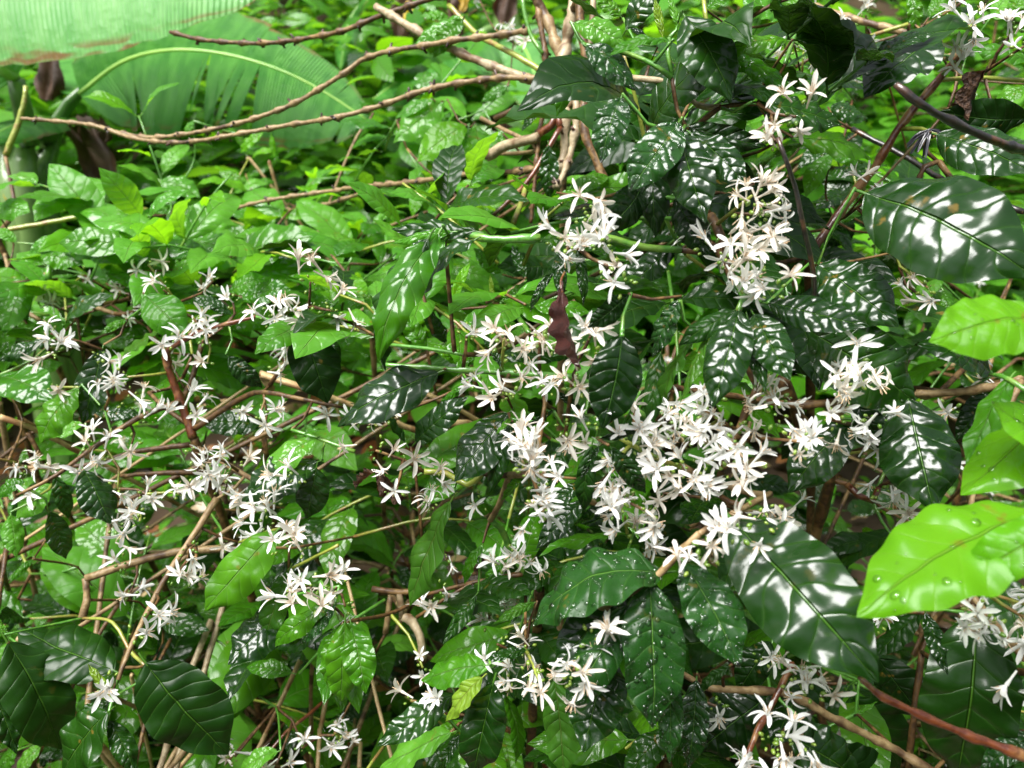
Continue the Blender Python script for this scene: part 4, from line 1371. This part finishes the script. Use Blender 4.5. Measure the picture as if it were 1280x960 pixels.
# the big leaf overhead: its stalk is above the frame, the near half hangs into view
banana_leaf(b1, [W(20, 100, 1.9), W(-130, -20, 1.8), W(-60, -75, 1.72), W(60, -75, 1.7), W(180, -65, 1.68), W(260, -50, 1.66), W(340, -25, 1.65)], 0.36, 0.16, BANP, tears=(2, 2), ragged=0.05, droop=(.25, .2), seed=4, rr=0.016, nup=ZU * .25 - FW)
# the arched leaf with torn hanging strips
banana_leaf(b1, [W(100, 118, 2.10), W(150, 80, 2.08), W(205, 64, 2.05), W(270, 66, 2.02), W(340, 84, 2.0), W(400, 112, 2.0), W(462, 152, 2.0)], 0.31, 0.13, BAN, tears=(9, 2), ragged=0.20, droop=(.14, .10), seed=11, nup=ZU * 0.35 - FW)
# shaded lower leaf and dead hanging leaf
banana_leaf(b1, [W(80, 152, 2.15), W(50, 150, 2.0), W(10, 160, 1.9), W(-40, 190, 1.8)], 0.10, 0.12, BAN, tears=(4, 4), droop=(.5, .5), seed=21)
banana_leaf(b1, [W(90, 120, 2.2), W(130, 80, 2.5), W(150, 60, 2.9), W(120, 30, 3.3)], 0.2, 0.2, BAN, tears=(4, 4), droop=(.4, .4), seed=5)
def dead_strip(root, pts, w, mat, seed, name='dead_leaf'):
    """a dried, crumpled leaf hanging down: a folded ribbon with real creases"""
    r = random.Random(seed); path, par = smooth_path(pts, min(0.015, (Vector(pts[0]) - Vector(pts[-1])).length / 12)); V, F = [], []
    m = 9; n = len(path)
    ph = [r.random() * 6.28 for _ in range(4)]
    for i, p in enumerate(path):
        t = par[i]; ww = w * (0.35 + 0.65 * math.sin(math.pi * min(1, 0.15 + t * 0.8))) * (1 + 0.18 * math.sin(9 * t + ph[0]) + 0.12 * (r.random() - .5))
        d = (path[min(n - 1, i + 1)] - path[max(0, i - 1)]).normalized(); s = d.cross(FW).normalized(); q = s.cross(d)
        for j in range(m + 1):
            v = j / m * 2 - 1
            z = ww * (0.28 * math.sin(v * 5 + ph[1] + t * 2) + 0.14 * math.sin(v * 11 + ph[2] - t * 7)) + 0.1 * ww * (r.random() - .5)
            V.append(tuple(p + s * v * ww * 0.8 + q * z - Vector(root.location)))
    for i in range(n - 1):
        for j in range(m):
            a = i * (m + 1) + j; F.append((a, a + m + 1, a + m + 2, a + 1))
    return link(name, mesh_from(name, V, F, None, [mat]), root)
dead_strip(b1, [W(96, 150, 2.1), W(108, 175, 2.08), W(124, 205, 2.06), W(142, 240, 2.05)], 0.055, DEAD, 3)
dead_strip(b1, [W(60, 60, 2.2), W(62, 90, 2.2), W(58, 125, 2.2)], 0.05, DEAD, 4)
dead_strip(b1, [W(120, 152, 2.1), W(130, 165, 2.1), W(128, 180, 2.1)], 0.03, DEAD, 8)
dead_strip(b1, [W(8, 230, 2.0), W(10, 245, 2.0), W(14, 262, 2.0)], 0.025, YEL, 5, 'yellow_leaf')

g = W(640, 230, 2.7)
b2 = banana(Vector((g.x, g.y, ground_z(g.x, g.y) - 0.03)), 'banana plant with pale drooping leaf and brown dead leaves behind bare branches')
base2 = Vector(b2.location)
btube(b2, [base2, W(640, 200, 2.75), W(640, 120, 2.75), W(632, 20, 2.75), W(630, -40, 2.75)], 0.07, 0.045, BANS)
btube(b2, [W(638, 60, 2.72), W(622, 35, 2.68), W(596, 45, 2.62)], 0.024, 0.013, BANS, 'leaf_stalk')
banana_leaf(b2, [W(606, 40, 2.63), W(572, 54, 2.58), W(535, 76, 2.54), W(500, 100, 2.5), W(466, 124, 2.46)], 0.05, 0.26, BAN, tears=(3, 3), ragged=.06, droop=(.3, .42), seed=31, nup=ZU * 0.7 - FW * 0.7)
banana_leaf(b2, [W(632, 45, 2.7), W(655, 60, 2.6), W(668, 95, 2.52), W(668, 140, 2.48)], 0.14, 0.14, BANP, tears=(2, 3), ragged=.1, droop=(.4, .4), seed=33, nup=-FW)
banana_leaf(b2, [W(630, 10, 2.75), W(560, -30, 2.7), W(490, -25, 2.7), W(440, 20, 2.7), W(425, 90, 2.7)], 0.12, 0.12, BAN, tears=(5, 5), droop=(.5, .5), seed=35)
for i, (pts, w, mt, nm) in enumerate([
   ([W(508, -10, 2.6), W(503, 20, 2.6), W(500, 55, 2.6)], .05, DEAD, 'dead_leaf'), ([W(640, -20, 2.6), W(632, 5, 2.6), W(630, 30, 2.6)], .05, DEAD, 'dead_leaf'),
   ([W(610, 125, 2.6), W(618, 160, 2.6), W(622, 200, 2.6), W(632, 240, 2.6)], .045, DEAD, 'dead_leaf'), ([W(645, 130, 2.62), W(640, 150, 2.6), W(636, 170, 2.6)], .04, DEAD, 'dead_leaf'),
   ([W(578, -5, 2.6), W(570, 20, 2.6), W(572, 48, 2.6)], .04, DEAD, 'dead_leaf'), ([W(512, 2, 2.55), W(510, 18, 2.55), W(512, 38, 2.55)], .022, YEL, 'yellow_leaf'),
   ([W(578, -8, 2.55), W(580, 4, 2.55), W(576, 14, 2.55)], .02, YEL, 'yellow_leaf'), ([W(640, 185, 2.6), W(634, 205, 2.6), W(640, 225, 2.6)], .04, DEAD, 'dead_leaf')]):
    dead_strip(b2, pts, w, mt, 50 + i, nm)
# a third one, up the slope to the left, only part of its leaf shows
g = W(300, 195, 3.3)
b3 = banana(Vector((g.x, g.y, ground_z(g.x, g.y) - 0.03)), 'small banana plant with one blue green leaf low on the slope')
btube(b3, [Vector(b3.location), W(296, 225, 3.3), W(270, 205, 3.3)], 0.03, 0.014, BANS)
banana_leaf(b3, [W(272, 206, 3.3), W(225, 188, 3.3), W(185, 190, 3.3), W(155, 215, 3.3)], 0.12, 0.12, BAN, tears=(3, 3), droop=(.5, .5), seed=41)

# ------------------------------------------------------------------ single things
def twig_thing(pts, r0, r1, bark, label, name='broken_twig', cat='twig', spurs=False, knob=0.4, spacing=0.05, stub=None):
    p0 = Vector(pts[0])
    V, F, MI, path = tube_geo(pts, r0, r1, sides=8, step=0.006, knob=knob, spacing=spacing, crook=0.25, seed=len(label), spurs=spurs)
    o = link(name, mesh_from(name, [tuple(v - p0) for v in V], F, None, [BARK[bark], BARK['node']], MI)); o.location = p0
    return tag(o, label, cat)
twig_thing([W(1119, 105, .52), W(1152, 131, .52), W(1196, 155, .53), W(1243, 176, .54), W(1285, 190, .56), W(1400, 230, .62)], .0022, .0036, 'black', 'dark wet broken twig pointing out over the slanting red brown stem')
twig_thing([W(972, 172, .56), W(982, 200, .56), W(993, 232, .57), W(1005, 285, .58), W(1017, 345, .6), W(1020, 420, .64)], .0016, .0022, 'black', 'thin black dead stalk leaning under wilted cream flowers', name='dead_stalk', cat='stalk', knob=0)
twig_thing([W(1074, 846, .50), W(1104, 871, .50), W(1183, 908, .50), W(1228, 926, .50), W(1282, 946, .50), W(1400, 990, .53)], .0018, .0033, 'red', 'thick red brown knobbly cut branch over the dark lower leaves', name='cut_branch', cat='branch', knob=.5, spacing=.035)
# dead curled leaf
p0 = W(705, 362, .56)
dl = thing('dead_leaf', p0, 'curled dark red dead leaf hanging beside the white flowers', 'dead leaf')
def dry_blade(root, base, tip, W_, fold, wave, seed, mat, roll=0.6, name='blade', arch=0.7):
    v, f, uv = leaf_geo(40, 6, W=W_, arch=arch, fold=fold, wave=wave, quilt=0.012, veins=7, seed=seed, twist=1.1, curl=-0.25)
    r = np.array([[noise.noise(Vector(p) * 9 + Vector((seed, 0, 0))), noise.noise(Vector(p) * 9 + Vector((0, seed, 5))), noise.noise(Vector(p) * 7 + Vector((3, 0, seed)))] for p in v])
    v = v + r * 0.028
    loc = Vector(root.location)
    return link(name, mesh_from(name, v, f, uv, [mat]), root, leaf_matrix(base - loc, tip - loc, CAM - base, roll))
def curled(root):
    dry_blade(root, W(702, 360, .56), W(727, 462, .562), 0.42, 0.95, 0.05, 5, DEADRED, roll=0.5, arch=0.5)
    add = [W(703, 366, .56), W(701, 352, .565), W(706, 340, .575)]
    V, F, MI, _ = tube_geo(add, .0012, .0008, sides=5, step=.004)
    link('stalk', mesh_from('stalk', [tuple(v - p0) for v in V], F, None, [BARK['red']]), root)
curled(dl)
# withered dark flower tuft and dried leaf scraps
def scrap(x, y, d, L, label, mat, name='withered_flower', cat='dead flower', n=7, seed=0):
    r = random.Random(seed); p0 = W(x, y, d); root = thing(name, p0, label, cat)
    for k in range(n):
        dr = (Vector((r.gauss(0, 1), r.gauss(0, 1), r.gauss(-.5, .8)))).normalized()
        if name == 'dry_leaf':
            dr = Vector((r.gauss(0, .5), r.gauss(0, .5), -1)).normalized()
            dry_blade(root, p0, p0 + dr * L * r.uniform(1.3, 2.2), .5, r.uniform(.6, 1.0), .07, seed * 10 + k, mat, roll=r.uniform(-1.5, 1.5), name='leaf'); continue
        dead_strip(root, [p0, p0 + dr * L * .5 + Vector((0, 0, -.1 * L)), p0 + dr * L + Vector((0, 0, -.5 * L))], L * (.12 if name == 'withered_flower' else .42), mat, seed * 10 + k, 'petal' if name == 'withered_flower' else 'leaf')
BLK = simple_mat('withered_black', (0.008, 0.008, 0.014), (0.03, 0.028, 0.04), 0.5, scale=20, coat=.8)
scrap(1163, 162, .70, .018, 'black shrivelled flower tuft on the slanting stem', BLK, seed=2)
scrap(1118, 258, .60, .010, 'small black shrivelled bud at the base of the streaked leaf', BLK, seed=3)
scrap(1232, 88, .70, .024, 'crumpled dark brown dry leaf hanging under white flowers', DEAD, name='dry_leaf', cat='dead leaf', n=3, seed=4)
scrap(470, 590, .70, .020, 'crumpled brown dry leaf caught under starry flowers', DEAD, name='dry_leaf', cat='dead leaf', n=3, seed=5)

# dry sticks and straw in the undergrowth
STICKS = """
D 0 615,110 650 .95 straw 5 5
D 990 515,1165 530 1.0 straw 6 7
E 280 538,420 572 .95 straw 4.5 4.5
E 405 638,480 635 .95 straw 6 6
G 810 728,900 622,1015 530 .9 tan 5 5
G 702 582,770 460 .95 pale 6 5
G 1155 965,1165 820,1200 640 .95 straw 4 4
G 600 965,680 850 .98 tan 6 5
G 650 965,720 880 .95 straw 4 4
G 1040 830,1130 760,1225 668 .9 red 3 3.4
G 1020 720,1095 575 1.0 straw 4 4
G 820 342,862 245 1.0 pale 5 5
G 0 195,20 280,45 350 1.0 tan 4.5 4.5
G 20 180,40 100 1.0 brown 4 4
G 190 680,270 765 1.0 straw 7 5
G 370 460,470 345 1.0 brown 4 4
G 175 620,280 650 1.0 tan 4 4
G 480 620,495 700 1.0 straw 3 3
G 60 490,130 570 1.0 straw 5 5
G 1150 520,1130 700 1.0 tan 4 4
G 580 570,620 490 1.05 brown 3 3
H 30 230,20 150 1.0 straw 3 3
H 85 960,90 870,60 880 1.0 straw 3.5 3
H 130 940,190 860 .85 gy 4 3
H 45 960,48 870 1.1 red 3 3
H 210 480,260 380 1.1 tan 4 4
D 60 490,80 640 1.1 brown 5 5
D 0 560,20 700 1.1 tan 5 5
D 100 680,160 780 1.1 brown 4 4
D 960 680,970 760 1.1 brown 5 5
D 410 900,430 830 1.1 tan 4 4
D 80 700,260 620 1.1 brown 4 3
E 120 260,130 330 1.1 tan 6 5
F 770 570,810 620 .95 straw 5 4
F 880 300,900 250 1.2 brown 3 3
F 970 800,1020 840 .9 straw 3 3
C 270 690,400 660 1.1 tan 3 3
C 280 740,420 730 1.2 brown 4 4
C 470 900,520 760 1.2 straw 3 3
C 700 170,760 260 1.2 red 2 2
C 610 280,830 220 1.2 tan 2.5 2.5
I 870 910,910 905 .8 straw 2 2
B 0 690,140 420 1.5 tan 2.5 2
A 920 590,1000 680 1.7 straw 2.5 2
A 1000 600,1030 700 1.7 straw 2.5 2
B 440 750,640 740 1.3 brown 2.5 2.5
B 590 820,720 775 1.2 straw 2.5 2.5
"""
WHERE = {'straw': 'pale straw coloured dry stick', 'tan': 'tan dry stick', 'pale': 'whitish bleached dry stick', 'brown': 'dark brown dry stick', 'red': 'thin reddish dry stick', 'gy': 'yellow green fallen stalk'}
PLACE = {'A': 'on the slope under the banana leaves', 'B': 'below the bare knobbly branches', 'C': 'behind the slanting red brown stem', 'D': 'around the forked red brown stem',
         'E': 'behind the thin green flowering shoot', 'F': 'in the gap beside the lime green leaves', 'G': 'rising from the litter under starry flowers', 'H': 'beneath the drooping glossy leaves',
         'I': 'under the knobbly cut branch'}
for ln in STICKS.strip().splitlines():
    tile, rest = ln.split(' ', 1)
    c = rest.split(','); last = c[-1].split(); cs = [tuple(map(float, q.split()[:2])) for q in c]
    d = float(last[2]); bark = last[3]; r0, r1 = float(last[4]), float(last[5])
    pts = [tpw(tile, x, y, d + 0.03 * i) for i, (x, y) in enumerate(cs)]
    low = min(pts, key=lambda p: p.z)
    e = (pts[-1] - pts[0]).normalized()
    if pts[-1].z < pts[0].z: pts = pts[::-1]; e = -e; r0, r1 = r1, r0
    # run on down to the soil it stands in, keeping its own lean
    e = (e + Vector((0, -0.12, 0.35))).normalized(); foot = pts[0].copy(); k = 0
    while foot.z > ground_z(foot.x, foot.y) - 0.01 and k < 200: foot = foot - e * 0.02; k += 1
    L0 = (pts[0] - foot).length
    if L0 > 0.1: pts = [foot, pts[0].lerp(foot, .5) + Vector((R.uniform(-.04, .04), 0, 0)) * L0] + pts
    else: foot = pts[0]
    V, F, MI, path = tube_geo(pts, r0 * d / FPX * .6, r1 * d / FPX * .68, sides=6, step=0.02, knob=.2, spacing=.06, crook=.3, seed=R.randint(0, 999))
    o = link('dry_stick', mesh_from('dry_stick', [tuple(v - foot) for v in V], F, None, [BARK[bark], BARK['node']], MI)); o.location = foot
    where = PLACE[tile]
    tag(o, WHERE[bark] + ' ' + where, 'stick', bark + ' dry sticks ' + where)
